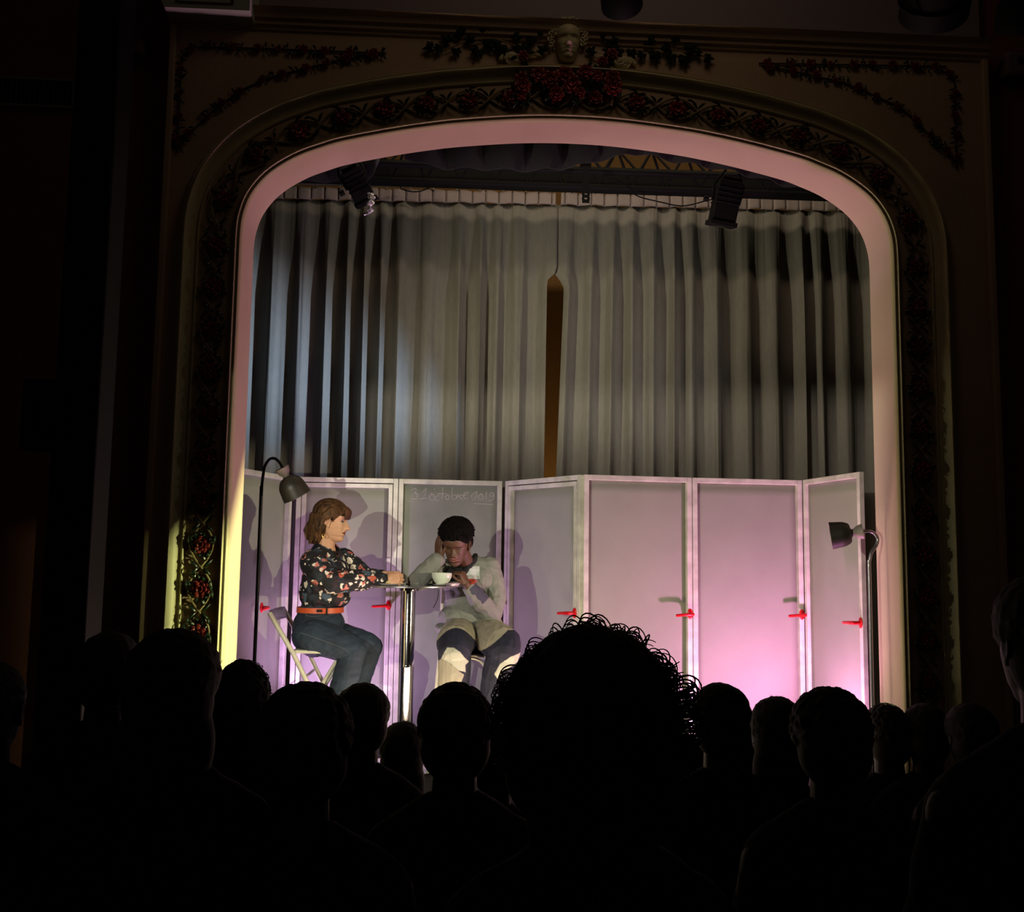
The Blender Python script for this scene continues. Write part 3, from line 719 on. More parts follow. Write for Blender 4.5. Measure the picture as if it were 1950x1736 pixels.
# lattice truss
g = thing('lattice_truss', 'black lattice truss spanning the stage above the curtain', 'truss')
mb = MB(); y = 6.2; zl = 4.30; zh = 4.52
for z_, dy in ((zl, -.14), (zl, .14), (zh, 0)): mb.tube([(-2.3, y+dy, z_), (3.5, y+dy, z_)], .026, 10)
ob('chord', mb, M['black'], g)
mb = MB()
for i in range(24):
    xa_ = -2.2+i*.24
    for dy in (-.14, .14):
        mb.tube([(xa_, y+dy, zl), (xa_+.12, y, zh)], .009, 6); mb.tube([(xa_+.12, y, zh), (xa_+.24, y+dy, zl)], .009, 6)
ob('lattice', mb, M['black'], g); settle(g, (.6, 6.2, zl))
mb = MB(); mb.box((.6, 6.42, 4.355), (5.6, .05, .12)); o = ob('black_beam', mb, M['black'], None, False); tag(o, 'long black beam directly above the curtain rail', 'beam')
# dark border cloths
def border(label, y, line, seed):
    mb = MB(); rows = []
    pts = resample(catmull([P(a_, b_, y) for a_, b_ in line], 8), .02)
    for k in range(9):
        t = k/8; rows.append([Vector((p.x, y+.025*math.sin(i*.55+seed)+.02*math.sin(i*.17), p.z+(5.395-p.z)*t)) for i, p in enumerate(pts)])
    mb.grid(rows); o = ob('border_cloth', mb, M['velvet']); s = o.modifiers.new('t', 'SOLIDIFY'); s.thickness = .006
    tag(o, label, 'drape', 'black border cloths'); return o
border('black border cloth swagged under the crown of the arch', 5.3, [(770, 300), (810, 312), (870, 320), (980, 326), (1060, 319), (1118, 311), (1180, 300), (1226, 294)], 1)
border('black border cloth sloping down to the right of the crown', 5.34, [(1216, 292), (1290, 306), (1390, 329), (1460, 342), (1560, 362), (1700, 372)], 2)
border('black border cloth in the upper left of the stage opening', 5.9, [(430, 352), (560, 350), (640, 346), (705, 338), (716, 316), (722, 300)], 3)
# hanging lanterns on stage
def par(label, c_px, Y, r, L, tip_px, aim_off, doors=True):
    g = thing('hanging_lantern', label, 'stage light', 'lanterns hung inside the arch')
    c = P(*c_px, Y); t = P(*tip_px, Y)+Vector((0, aim_off, 0)); ax = (t-c).normalized()
    sd = ax.cross(Vector((0, 1, 0))).normalized(); fy = sd.cross(ax)
    R_ = Matrix((sd, fy, ax)).transposed()
    mb = MB(); mb.box(c, (2*r, 1.8*r, L), R_); mb.box(c-ax*L*.5, (1.5*r, 1.3*r, .05), R_)
    for k in range(4): mb.box(c-ax*(L*.32-k*.03), (2*r+.012, 1.8*r+.012, .008), R_)
    ob('body', mb, M['black'], g, True, .006)
    mb = MB(); mb.box(c+ax*(L*.5+.01), (2.3*r, 2.1*r, .03), R_); ob('colour_frame', mb, M['black'], g, True, .004)
    mb = MB(); mb.lathe([(0, 0), (r*.8, 0)], c+ax*(L*.5+.027), ax, 20); ob('lens', mb, M['gloss_black'], g)
    mb = MB(); mb.tube([c+sd*r*1.15, c+sd*r*1.25-ax*.1, c-ax*(L*.5+.14), c-sd*r*1.25-ax*.1, c-sd*r*1.15], .008, 8)
    mb.tube([c-ax*(L*.5+.13), (c.x-ax.x*(L*.5+.13), c.y-ax.y*(L*.5+.13), 5.398)], .014, 8); mb.lathe([(0, 0), (.018, 0), (.018, .03), (0, .03)], c-sd*(r*1.2+.02), -sd, 10)
    ob('yoke', mb, M['black'], g); settle(g, c); return g, R_, ax
par('black hanging lantern aimed down right, upper left of the stage', (681, 352), 5.6, .062, .20, (699, 384), .06)
par('black hanging lantern aimed down left, upper right of the stage', (1382, 385), 5.6, .075, .25, (1376, 425), .04)
mb = MB(); r_ = random.Random(8); rows = []
cpts = [P(705, 368, 5.55), P(708, 380, 5.5), P(703, 392, 5.5), P(705, 402, 5.5), P(698, 409, 5.5)]; wd = [.012, .022, .018, .014, .016]
cpts = resample(catmull(cpts, 6), .008)
for i, p in enumerate(cpts):
    w_ = .016+.007*math.sin(i*1.1); rows.append([p+Vector((w_*math.cos(a)+r_.uniform(-.004, .004), .6*w_*math.sin(a)+r_.uniform(-.004, .004), r_.uniform(-.004, .004))) for a in [k*PI/5 for k in range(10)]])
mb.grid(rows, True); o = ob('foil_strip', mb, M['foil'], None, False); tag(o, 'crumpled silver foil strip hanging below the left lantern', 'foil')
g = thing('hanging_bracket', 'black flat bar with two holes hanging at the centre of the truss', 'bracket')
c0, c1 = P(1116, 312, 5.95), P(1116, 386, 5.95); w2 = .024
mb = MB(); zs = [c1.z, c1.z+.022, c1.z+.036, c1.z+.054, c1.z+.068, c0.z]
for (a_, b_) in ((zs[0], zs[1]), (zs[2], zs[3]), (zs[4], zs[5])): mb.box((c0.x, 5.95, (a_+b_)/2), (2*w2, .012, b_-a_))
for (a_, b_) in ((zs[1], zs[2]), (zs[3], zs[4])):
    for s in (-1, 1): mb.box((c0.x+s*(w2*.5+.006)*1.0, 5.95, (a_+b_)/2), (2*(w2-.007)*.5, .012, b_-a_))
ob('bar', mb, M['black'], g, False); mb = MB(); mb.box((c0.x, 5.97, c0.z+.02), (.07, .06, .05)); ob('clamp', mb, M['black'], g, False); settle(g, c0)

# ================================================================ SCREEN PANELS
ZT = 2.19
def wp(px, py): r = RW @ Vector((px-CX, -(py-CY), -F)); return CAMP+r*((ZT-CAMP.z)/r.z)
def handle(root, p, d, n, lever=.095):
    """rosette and lever; d along the panel, n towards the hall"""
    h = thing_part('door_handle', root)
    mb = MB(); mb.ell(p, (.018, .007, .030), Matrix((d, n, Vector((0, 0, 1)))).transposed(), 24, 14); ob('rosette', mb, M['red'], h)
    mb = MB(); mb.capsule([p, p+n*.040], [.010, .010], 12); mb.capsule([p+n*.042, p+n*.046-d*lever*.5+Vector((0, 0, -.002)), p+n*.044-d*lever+Vector((0, 0, -.006))], [.011, .009, .0085], 12); ob('lever', mb, M['red'], h)
def thing_part(name, root):
    o = bpy.data.objects.new(name, None); COL.objects.link(o); o.parent = root; o.empty_display_size = .03; return o
def panel(label, A, B, inner=False, slate=False, hz=1.392, hoff=.018, lever=.095, fd=.045):
    g = thing('screen_panel', label, 'screen', 'framed panels of the folding screen')
    A, B = Vector((A[0], A[1], 0)), Vector((B[0], B[1], 0)); d = (B-A).normalized(); n = Vector((d.y, -d.x, 0)); W_ = (B-A).length
    R_ = Matrix((d, -n, Vector((0, 0, 1)))).transposed(); fw = .030; zb = STZ+.01; H_ = ZT-zb
    Pt = lambda u, v, z: A+d*u+n*v+Vector((0, 0, z))
    mb = MB()
    for u in (fw/2+.002, W_-fw/2-.002): mb.box(Pt(u, -fd/2, zb+H_/2), (fw, fd, H_), R_)
    for z_ in (ZT-fw/2, zb+fw/2): mb.box(Pt(W_/2, -fd/2, z_), (W_-.004-2*fw, fd, fw), R_)
    ob('frame', mb, M['alu'], g, True, .002)
    ins = fw
    if inner:
        w2 = .026; mb = MB(); u0 = fw+.006; z1_ = ZT-fw-.006; z0_ = zb+fw+.006
        for u in (u0+w2/2, W_-u0-w2/2): mb.box(Pt(u, -fd/2+.004, (z0_+z1_)/2), (w2, .036, z1_-z0_), R_)
        for z_ in (z1_-w2/2, z0_+w2/2): mb.box(Pt(W_/2, -fd/2+.004, z_), (W_-2*u0-2*w2, .036, w2), R_)
        ob('door_leaf_frame', mb, M['alu'], g, True, .002); ins = u0+w2
    mb = MB(); rows = []
    for j in range(21):
        rows.append([Pt(ins-.004+(W_-2*ins+.008)*i/12, -fd*.8+.0015*noise.noise(Vector((i*.5, j*.35, A.x*5))), zb+ins-.004+(H_-2*ins+.008)*j/20) for i in range(13)])
    mb.grid(rows); o = ob('sheet', mb, M['slate' if slate else 'sheet'], g); s = o.modifiers.new('t', 'SOLIDIFY'); s.thickness = .005; s.offset = 0
    handle(g, Pt(W_-hoff-(ins-fw)*.8, .002, hz), d, n, lever)
    settle(g, ((A.x+B.x)/2, (A.y+B.y)/2, zb)); return g, Pt, n, d
for p_ in [0]: pass
Q = [(-1.245, 5.36), (-1.055, 5.955), (-1.035, 5.965), (-.395, 5.985), (.270, 6.035), (.285, 6.035), (.694, 5.40), (.712, 5.385), (1.368, 5.465), (2.050, 5.512), (2.046, 5.50), (2.122, 4.872)]
panel('leftmost angled screen panel, half hidden by the left jamb behind the tall lamp', Q[0], Q[1], hoff=.33, lever=.06)
panel('double framed screen panel behind the seated woman, with red lever handle', Q[2], Q[3], inner=True)
g3, Pt3, n3, d3 = panel('chalkboard screen panel with the date chalked along its top', Q[3], Q[4], slate=True)
panel('angled double framed screen panel right of the chalkboard', Q[5], Q[6], inner=True)
panel('grey screen panel behind the big curly head', Q[7], Q[8])
panel('brightest pink screen panel, second from the right jamb', Q[8], Q[9])
panel('narrow angled screen panel behind the right lamp', Q[10], Q[11], fd=.028)
# post between third and fourth, and beside the pink run
# chalk writing on the third panel
c_ = lambda x, y: (750+x/8.86, 900+y/8.86)
strokes = [[(300, 300), (330, 268), (368, 268), (376, 305), (345, 340), (392, 348), (402, 390), (372, 430), (318, 438), (268, 430)],
 [(482, 335), (545, 262), (530, 340), (500, 432)], [(440, 436), (500, 432), (560, 428)], [(692, 262), (682, 290)],
 [(655, 360), (612, 380), (600, 420), (640, 456), (688, 440), (692, 392), (655, 360), (622, 345)],
 [(765, 382), (722, 390), (705, 430), (730, 460), (772, 455)], [(828, 245), (822, 350), (818, 448)], [(740, 352), (880, 345)],
 [(905, 362), (872, 400), (882, 440), (920, 446), (932, 400), (905, 362)], [(986, 245), (984, 340), (985, 430), (1022, 442), (1060, 410), (1050, 372), (1000, 380)],
 [(1084, 350), (1066, 442)], [(1082, 400), (1115, 372), (1158, 385)], [(1100, 398), (1162, 448)],
 [(1180, 385), (1240, 352), (1230, 330), (1190, 342), (1178, 400), (1210, 436), (1250, 428)], [(1252, 312), (1266, 326)],
 [(1312, 412), (1322, 370), (1390, 318), (1402, 340), (1375, 420), (1340, 440), (1322, 465)],
 [(1475, 360), (1432, 380), (1430, 430), (1470, 446), (1506, 420), (1496, 376), (1460, 350)], [(1566, 318), (1552, 442)],
 [(1662, 330), (1622, 362), (1642, 400), (1682, 370), (1670, 332), (1688, 400), (1660, 460), (1590, 465)],
 [(1350, 515), (1500, 522), (1665, 532)], [(222, 485), (320, 470)]]
mb = MB(); fp = Pt3(0, -.033, 0)
for s_ in strokes:
    pts = catmull([on_plane(*c_(*p), fp, n3) for p in s_], 4) if len(s_) > 2 else [on_plane(*c_(*p), fp, n3) for p in s_]
    rows = []
    mb.tube([q+n3*.0002 for q in pts], .0021, 5)
o = ob('chalk_writing', mb, M['chalk'], g3); o.location = -g3.location; o['label'] = 'date 31 octobre 2019 handwritten in chalk'

# ================================================================ STANDING LAMPS
def lamp(label, base, top_z, arc, collar, open_c, rim_r, tip=None):
    g = thing('standing_lamp', label, 'lamp', 'standing lamps with bell shades'); bx = Vector(base)
    mb = MB(); mb.lathe([(0, .022), (.11, .02), (.125, .012), (.125, 0), (0, 0)], bx, (0, 0, 1), 32); ob('base', mb, M['black'], g)
    mb = MB(); mb.tube([bx+Vector((0, 0, .02)), Vector((bx.x, bx.y, top_z))], .0095, 12); ob('pole', mb, M['gloss_black'] if bx.x < 0 else M['dull_chrome'], g)
    mb = MB(); mb.tube(resample(catmull([Vector((bx.x, bx.y, top_z-.02))]+arc, 8), .012), .0078, 10); ob('gooseneck', mb, M['gloss_black'] if bx.x < 0 else M['dull_chrome'], g)
    ax = (open_c-collar).normalized(); L = (open_c-collar).length
    mb = MB(); mb.lathe([(.034, -.024), (.0375, -.026), (.037, -.018), (.030, .004), (.020, .016), (.017, .024)], collar, ax, 32); sc_ = ob('shade_collar', mb, M['lamp_collar'], g)
    mb = MB(); mb.lathe([(.034, -.024), (.028, -.002), (.012, .006), (0, .006)], collar, ax, 32); ob('collar_inside', mb, M['black'], sc_)
    pr = [(.015, .020), (.024, .030), (.046, .28*L), (.74*rim_r+.010, .50*L), (.95*rim_r, .75*L), (rim_r, L)]
    pr = [(p.x, p.y) for p in catmull([Vector((a_, b_, 0)) for a_, b_ in pr], 6)]
    mb = MB(); mb.lathe(pr+[(r-.003, z) for r, z in pr[::-1]], collar, ax, 40); s = ob('lamp_shade', mb, M['lamp'], g)
    mb = MB(); mb.ell(collar+ax*L*.55, (.028, .028, .028)); ob('bulb', mb, M['white'], s); 
    settle(g, bx); s.children[0].location = Vector((0, 0, 0))
    return g
YL = 5.0
bx = P(486, 1200, YL); 
lamp('tall black gooseneck lamp standing left of the woman, shade tilted down right', (P(483, 1300, YL).x+.0, YL, STZ), P(499, 925, YL).z,
     [P(501, 905, YL), P(505, 886, YL), P(514, 874, YL-.01), P(524, 873, YL-.03), P(533, 881, YL-.05), P(538, 892, YL-.06)], P(541, 899, YL-.07), P(566, 945, YL-.035), .076)
YR = 4.54
lamp('gooseneck lamp by the right jamb, shade turned to the left', (P(1658, 1200, YR).x, YR, STZ), P(1656, 1066, YR).z,
     [P(1659, 1053, YR), P(1668, 1040, YR), P(1671.5, 1027, YR), P(1667, 1017, YR), P(1658, 1011.5, YR), P(1650, 1011, YR), P(1643, 1012, YR)], P(1633, 1013, YR), P(1582, 1020, YR+.045), .068)

# ================================================================ TABLE AND THINGS ON IT
YT = 5.1; tc = P(777, 1114, YT); zt_ = tc.z; TX = tc.x
g = thing('bistro_table', 'round clear-topped table on a chrome column between the two people', 'table')
R0 = .268
tx0 = P(783, 1114, YT).x
mb = MB(); mb.lathe([(0, -.004), (R0-.003, -.004), (R0, 0), (R0-.003, .004), (0, .004)], (tx0, YT, zt_), (0, 0, 1), 64); ob('tabletop', mb, M['glass'], g)
mb = MB(); mb.lathe([(R0, -.005), (R0+.004, -.003), (R0+.004, .003), (R0, .005)], (tx0, YT, zt_), (0, 0, 1), 64); ob('rim', mb, M['dull_chrome'], g)
mb = MB(); cxx = P(777, 1200, YT).x; cr_ = .037
mb.lathe([(cr_, STZ+.03), (cr_, 1.120), (cr_+.0015, 1.122), (cr_+.0015, 1.135), (cr_, 1.137), (cr_, zt_-.03), (.052, zt_-.028), (.052, zt_-.012), (0, zt_-.012)], (cxx, YT, 0), (0, 0, 1), 48); ob('column', mb, M['column_chrome'], g)
mb = MB()
for k in range(4):
    a = k*PI/2+.35; mb.bar((cxx, YT, zt_-.011), (cxx+.13*math.cos(a), YT+.13*math.sin(a), zt_-.009), .03, .006)
ob('bracket', mb, M['lamp'], g)
mb = MB(); mb.lathe([(0, STZ+.05), (.05, STZ+.045), (.12, STZ+.022), (.22, STZ+.012), (.22, STZ), (0, STZ)], (cxx, YT, 0), (0, 0, 1), 48); ob('base', mb, M['chrome'], g)
settle(g, (cxx, YT, STZ)); ZTT = zt_+.0045
def on_table(px, Y): p = P(px, 1110, Y); return Vector((p.x, Y, ZTT))
# bowl, saucers, plate of biscuits, dark mats
p = on_table(841, 5.02); mb = MB()
mb.lathe([(0, .004), (.024, .003), (.028, 0), (.030, .004), (.043, .018), (.051, .036), (.054, .058), (.0525, .0595), (.051, .058), (.047, .036), (.038, .018), (0, .010)], p+Vector((0, 0, .006)), (0, 0, 1), 48)
o = ob('bowl', mb, M['bowl']); tag(o, 'pale glazed bowl in front of the boy', 'bowl')
mb = MB(); mb.lathe([(0, .0), (.03, 0), (.045, .004), (.047, .0055), (.044, .0055), (.028, .003), (0, .003)], p, (0, 0, 1), 40); o = ob('saucer', mb, M['white']); tag(o, 'small white saucer under the pale bowl', 'saucer')
p = on_table(740, 5.02); mb = MB(); mb.lathe([(0, 0), (.05, 0), (.085, .006), (.088, .009), (.083, .0085), (.05, .003), (0, .003)], p, (0, 0, 1), 48)
o = ob('plate', mb, M['white']); tag(o, 'white plate under the food by the woman\'s hands', 'plate')
r_ = random.Random(2); bisc = mat('cream_biscuit', (232, 214, 150), .6, noise_amt=.15, noise_scale=80)
for i, (dx, dy, wh) in enumerate([(-.042, -.02, 'leftmost biscuit'), (.0, -.04, 'middle biscuit, nearest the hall,'), (.044, -.012, 'rightmost biscuit')]):
    mb = MB(); mb.ell(p+Vector((dx, dy, .0145)), (.024, .018, .008), Matrix.Rotation(i*.8, 3, 'Z'), 16, 8)
    o = ob('biscuit', mb, bisc); tag(o, 'cream coloured %s on the white plate' % wh, 'biscuit', 'biscuits on the white plate')
p = on_table(802, 5.17); mb = MB(); mb.box(p+Vector((0, 0, .0015)), (.16, .12, .003)); o = ob('dark_mat', mb, M['black'], None, True, .001); tag(o, 'thin black mat lying at the middle of the table', 'mat')
p = on_table(862, 4.97); mb = MB(); mb.lathe([(0, 0), (.030, 0), (.040, .012), (.041, .014), (.038, .0135), (.028, .003), (0, .003)], p, (0, 0, 1), 36); o = ob('small_dish', mb, mat('pink_clear_dish', (226, 200, 222), .12, trans=.5)); tag(o, 'shallow translucent dish at the right end of the table', 'dish')

# ================================================================ CHAIRS
def P3(t): return P(*t)
g = thing('folding_chair', 'pale folding chair under the woman', 'chair')
for k, (dx, Y) in enumerate(((0, 4.93), (0, 5.30))):
    sx = 0 if k == 0 else 1
    top = P(513, 1166, 4.93); seatb = P(558, 1243, 4.93); foot = P(600, 1338, 4.93)
    dv = (foot-top); bot = top+dv*((top.z-STZ)/(-dv.z))
    mb = MB(); off = Vector((0, Y-4.93, 0)); mb.tube([top+off, seatb+off+Vector((.0, 0, 0)), bot+off], .0125, 10); ob('long_leg', mb, M['chair'], g)
    ft = P(652, 1240, 4.95); f2 = P(590, 1340, 4.95); dv = f2-ft; b2 = ft+dv*((ft.z-STZ)/(-dv.z)); mb = MB(); ins = Vector((0, (.03 if k == 0 else -.03), 0)); mb.tube([ft+off+ins, b2+off+ins], .011, 10); ob('short_leg', mb, M['chair'], g)
mb = MB(); s0_ = P(556, 1241, 4.93); s1_ = P(648, 1240, 4.93); mb.box(((s0_.x+s1_.x)/2, 5.115, s0_.z), (s1_.x-s0_.x, .36, .018)); ob('seat', mb, M['chair'], g, True, .006)
mb = MB(); t0 = P(513, 1164, 4.93); t1 = P(522, 1186, 4.93); rows = []
for i in range(9):
    y_ = 4.93+.37*i/8; bow = -.02*math.sin(PI*i/8); rows.append([Vector((t0.x+bow, y_, t0.z)), Vector((t1.x+bow, y_, t1.z))])
mb.grid(rows); o = ob('backrest', mb, M['dull_chrome'], g); s = o.modifiers.new('t', 'SOLIDIFY'); s.thickness = .012
mb = MB(); mb.tube([P(580, 1290, 4.93), P(580, 1290, 4.93)+Vector((0, .37, 0))], .007, 8); ob('stretcher', mb, M['chair'], g); settle(g, (P(590, 1300, 5.1).x, 5.1, STZ))

g = thing('folding_chair', 'pale folding chair under the boy', 'chair')
xl, xr = P(838, 1246, 5.1).x, P(935, 1246, 5.1).x; zs = P(838, 1248, 5.1).z
mb = MB(); mb.box(((xl+xr)/2, 5.29, zs), (xr-xl+.02, .38, .018)); ob('seat', mb, M['chair'], g, True, .008)
for s, x in ((-1, xl), (1, xr)):
    mb = MB(); mb.tube([(x, 5.12, zs), (x+s*.045, 5.04, STZ+.01)], .0125, 10); ob('leg', mb, M['chair'], g)
    mb = MB(); mb.tube([(x, 5.42, zs), (x+s*.045, 5.54, STZ+.01)], .0125, 10); ob('leg', mb, M['chair'], g)
    mb = MB(); mb.tube([(x, 5.44, zs), (x, 5.50, zs+.36)], .0125, 10); ob('back_post', mb, M['chair'], g)
mb = MB(); mb.box(((xl+xr)/2, 5.495, zs+.32), (xr-xl, .014, .09)); ob('backrest', mb, M['chair'], g, True, .004)
mb = MB(); mb.tube(resample(catmull([(xl+.02, 5.10, zs-.02), ((xl+xr)/2, 5.07, zs-.005), (xr-.05, 5.08, zs-.03), (xr+.0, 5.06, zs-.12)], 8), .02), .008, 8); ob('front_rail', mb, M['chair'], g)
settle(g, ((xl+xr)/2, 5.29, STZ))
# ================================================================ PEOPLE ON STAGE
def blouse_material():
    m = bpy.data.materials.new('floral_blouse'); m.use_nodes = True; nt = m.node_tree; b = nt.nodes['Principled BSDF']; b.inputs['Roughness'].default_value = .7
    tc = nt.nodes.new('ShaderNodeTexCoord'); nz = nt.nodes.new('ShaderNodeTexNoise'); nz.inputs['Scale'].default_value = 38; nz.inputs['Detail'].default_value = 2
    mx = nt.nodes.new('ShaderNodeMix'); mx.data_type = 'VECTOR'; mx.inputs[0].default_value = .035
    nt.links.new(tc.outputs['Object'], nz.inputs[0]); nt.links.new(tc.outputs['Object'], mx.inputs[4]); nt.links.new(nz.outputs['Color'], mx.inputs[5])
    col = None
    for i, (sc, thr, stops) in enumerate([(19, .45, [(0, (38, 50, 62)), (.30, (22, 24, 32)), (.5, (70, 88, 104)), (.8, (50, 30, 42))]),
                                          (27, .43, [(0, (20, 22, 32)), (.30, (214, 130, 118)), (.5, (232, 222, 208)), (.66, (20, 22, 32)), (.78, (206, 96, 74)), (.88, (240, 232, 220))]),
                                          (42, .36, [(0, (22, 24, 32)), (.46, (238, 228, 216)), (.60, (196, 110, 108)), (.72, (22, 24, 32)), (.9, (60, 76, 88))])]):
        v = nt.nodes.new('ShaderNodeTexVoronoi'); v.inputs['Scale'].default_value = sc; nt.links.new(mx.outputs[1], v.inputs['Vector'])
        sp = nt.nodes.new('ShaderNodeSeparateColor'); nt.links.new(v.outputs['Color'], sp.inputs[0])
        cr = nt.nodes.new('ShaderNodeValToRGB'); cr.color_ramp.interpolation = 'CONSTANT'
        while len(cr.color_ramp.elements) < len(stops): cr.color_ramp.elements.new(.5)
        for e, (p_, c) in zip(cr.color_ramp.elements, stops): e.position = p_; e.color = (*lin(c), 1)
        nt.links.new(sp.outputs[0], cr.inputs[0])
        lt = nt.nodes.new('ShaderNodeMath'); lt.operation = 'LESS_THAN'; lt.inputs[1].default_value = thr; nt.links.new(v.outputs['Distance'], lt.inputs[0])
        # only cells whose second channel is high carry a motif
        m2 = nt.nodes.new('ShaderNodeMix'); m2.data_type = 'RGBA'; nt.links.new(lt.outputs[0], m2.inputs[0])
        if col is None: m2.inputs[6].default_value = (*lin((18, 19, 27)), 1)
        else: nt.links.new(col, m2.inputs[6])
        nt.links.new(cr.outputs[0], m2.inputs[7]); col = m2.outputs[2]
    nt.links.new(col, b.inputs['Base Color'])
    return m
SK_W = mat('fair_skin', (224, 172, 138), .5, noise_amt=.06, noise_scale=60, sss=.06)
SK_B = mat('deep_brown_skin', (92, 62, 44), .5, noise_amt=.1, noise_scale=50, spec=.5)
LIP_W = mat('rose_lips', (176, 88, 84), .4); LIP_B = mat('brown_lips', (146, 86, 76), .4)
DARK = mat('brow_and_lash', (34, 20, 14), .6); EYEW = mat('eye_white', (190, 178, 170), .3)
HAIR_W = mat('brown_hair', (104, 72, 42), .6, rgb2=(38, 25, 16), noise_scale=34, stretch=(1, 3.0, .35), bump=.003, bump_scale=90, spec=.25)
HAIR_B = mat('black_tight_hair', (11, 8, 7), .9, spec=.1, bump=.004, bump_scale=120)
JEAN = mat('dark_blue_jeans', (44, 60, 76), .8, rgb2=(28, 40, 54), noise_scale=9, bump=.0008, bump_scale=400)
STITCH = mat('jeans_stitching', (92, 100, 104), .8)
BELT = mat('orange_leather_belt', (214, 92, 52), .4); BLOUSE = blouse_material()
GREYT = mat('grey_jersey', (132, 135, 127), .9, noise_amt=.08, noise_scale=70, bump=.0008, bump_scale=300)
BEIGE = mat('beige_trousers', (152, 147, 128), .85, bump=.0008, bump_scale=300)
NAVY = mat('navy_patch', (22, 25, 46), .85, noise_amt=.2, noise_scale=30)
WHITEP = mat('cream_patch', (172, 174, 158), .9); SCARF = mat('black_scarf', (16, 17, 20), .85)
REDP = mat('red_print', (170, 62, 42), .7); SHOE = mat('black_shoe', (22, 22, 24), .5); PALEBIB = mat('pale_bib', (190, 200, 196), .85)
V = Vector

# ---- woman in profile at the left of the table
g = thing('person', 'woman in floral blouse, orange belt and dark jeans sitting at the left of the table', 'person')
Rw = frame((.985, -.10, -.13), (.05, 0, 1)); Ow = P(632.5, 992, 5.08); SW = .92
nk = [P(622, 1062, 5.10), P(620, 1040, 5.10), P(624, 1016, 5.09), P(629, 1000, 5.085)]
nearS, farS = P(594, 1071, 4.95), P(654, 1066, 5.21)
nearE, farE = P(634, 1107, 4.90), P(700, 1099, 5.22)
nearW, farW = P(734, 1102, 4.99), P(737, 1098, 5.12)
pel = P(600, 1206, 5.10); waist = P(612, 1158, 5.10); chest = P(619, 1092, 5.10)
nK, fK = P(672, 1236, 4.98), P(704, 1229, 5.20)
nA, fA = P(622, 1395, 4.98), P(640, 1385, 5.20); nA.z = STZ+.09; fA.z = STZ+.09
nH, fH = P(600, 1212, 5.0), P(606, 1210, 5.2)
mb = MB(); head(mb, Ow, Rw, SW, open_eye=1.0, nose=1.3, lips=1.15)
mb.capsule(nk, [.062, .050, .049, .05]); mb.ell(P(629, 1064, 5.10), (.055, .06, .05))
mb.capsule([nearS, farS], [.045, .045]); mb.capsule([chest, waist, pel], [.085, .08, .10])
mb.capsule([nearS, nearE], [.040, .034]); mb.capsule([nearE, nearW], [.034, .022])
mb.capsule([farS, farE], [.040, .034]); mb.capsule([farE, farW], [.034, .022])
for h_, k_, a_ in ((nH, nK, nA), (fH, fK, fA)): mb.capsule([h_, k_], [.07, .048]); mb.capsule([k_, a_], [.048, .033]); mb.capsule([a_, a_+V((.13, -.01, -.05))], [.033, .026])
hand(mb, nearW, (1, -.02, .02), (-.1, .9, -.45), (0, .35, .9), (1.0, 1.05, 1.1, 1.15), .82, thumb=(.5, .8, .3), thumb_curl=.9)
hand(mb, farW+V((.004, -.02, .012)), (1, -.15, -.12), (0, -.75, -.65), (0, -.4, .9), (.9, 1.0, 1.0, 1.05), .82, thumb=(.4, .8, .4), thumb_curl=.9)
body = fuse(mb, .0027, 1, 'woman_body'); paint(body, [SK_W, LIP_W, DARK, EYEW], face_paint(Ow, Rw, SW, 0, 1, 2))
ob('body', body, None, g)
# hair
hp = lambda x, y, z: Ow+Rw @ (V((x, y, z))*SW)
mb = MB(); rn = random.Random(5)
mb.ell(hp(-.018, 0, .048), (.104*SW, .087*SW, .083*SW), Rw); mb.ell(hp(.052, 0, .058), (.052*SW, .064*SW, .040*SW), Rw)
mb.ell(hp(-.058, 0, -.02), (.060*SW, .086*SW, .10*SW), Rw); mb.ell(hp(-.070, 0, -.085), (.044*SW, .074*SW, .065*SW), Rw)
for s in (-1, 1):
    for q in range(9):
        k = q/8; mb.capsule([hp(.062-.03*k, s*(.062+.004*k), .050+.035*k), hp(.028-.03*k, s*.0815, .034+.03*k), hp(-.015-.02*k, s*.088, .016+.012*k), hp(-.050, s*.0865, -.010-.01*k)], [.0075, .0085, .0090, .008], 10)
    mb.capsule([hp(-.035, s*.084, .01), hp(-.044, s*.083, -.05), hp(-.040, s*.072, -.100)], [.014, .016, .006], 10)
    mb.capsule([hp(.036, s*.076, .040), hp(.026, s*.079, .015), hp(.020, s*.0795, -.003)], [.007, .005, .002], 8)
for i in range(15):
    y = -.062+.124*i/14; mb.capsule([hp(.050, y*.7, .090), hp(.086, y*.95, .068), hp(.0945-.25*abs(y)**1.3, y, .032-.012*rn.random())], [.010, .0075, .002], 8)
for i in range(26):
    a = PI*(.60+.80*i/25); x, y = math.cos(a), math.sin(a)
    mb.capsule([hp(-.02+.100*x, .084*y, .02), hp(-.028+.092*x, .084*y, -.05), hp(-.032+.080*x+rn.uniform(-.01, .01), .076*y, -.115-rn.uniform(0, .03))], [.013, .013, .004], 8)
for i in range(6): mb.capsule([hp(-.125, -.03+.012*i, -.03), hp(-.140-.003*i, -.03+.012*i, -.075), hp(-.120, -.03+.012*i, -.125)], [.010, .010, .004], 8)
hm = fuse(mb, .003, 1, 'woman_hair', .0022, 60, (1, 1, .22)); hm.materials.append(HAIR_W); ho = ob('hair', hm, None, g)
mb = MB()
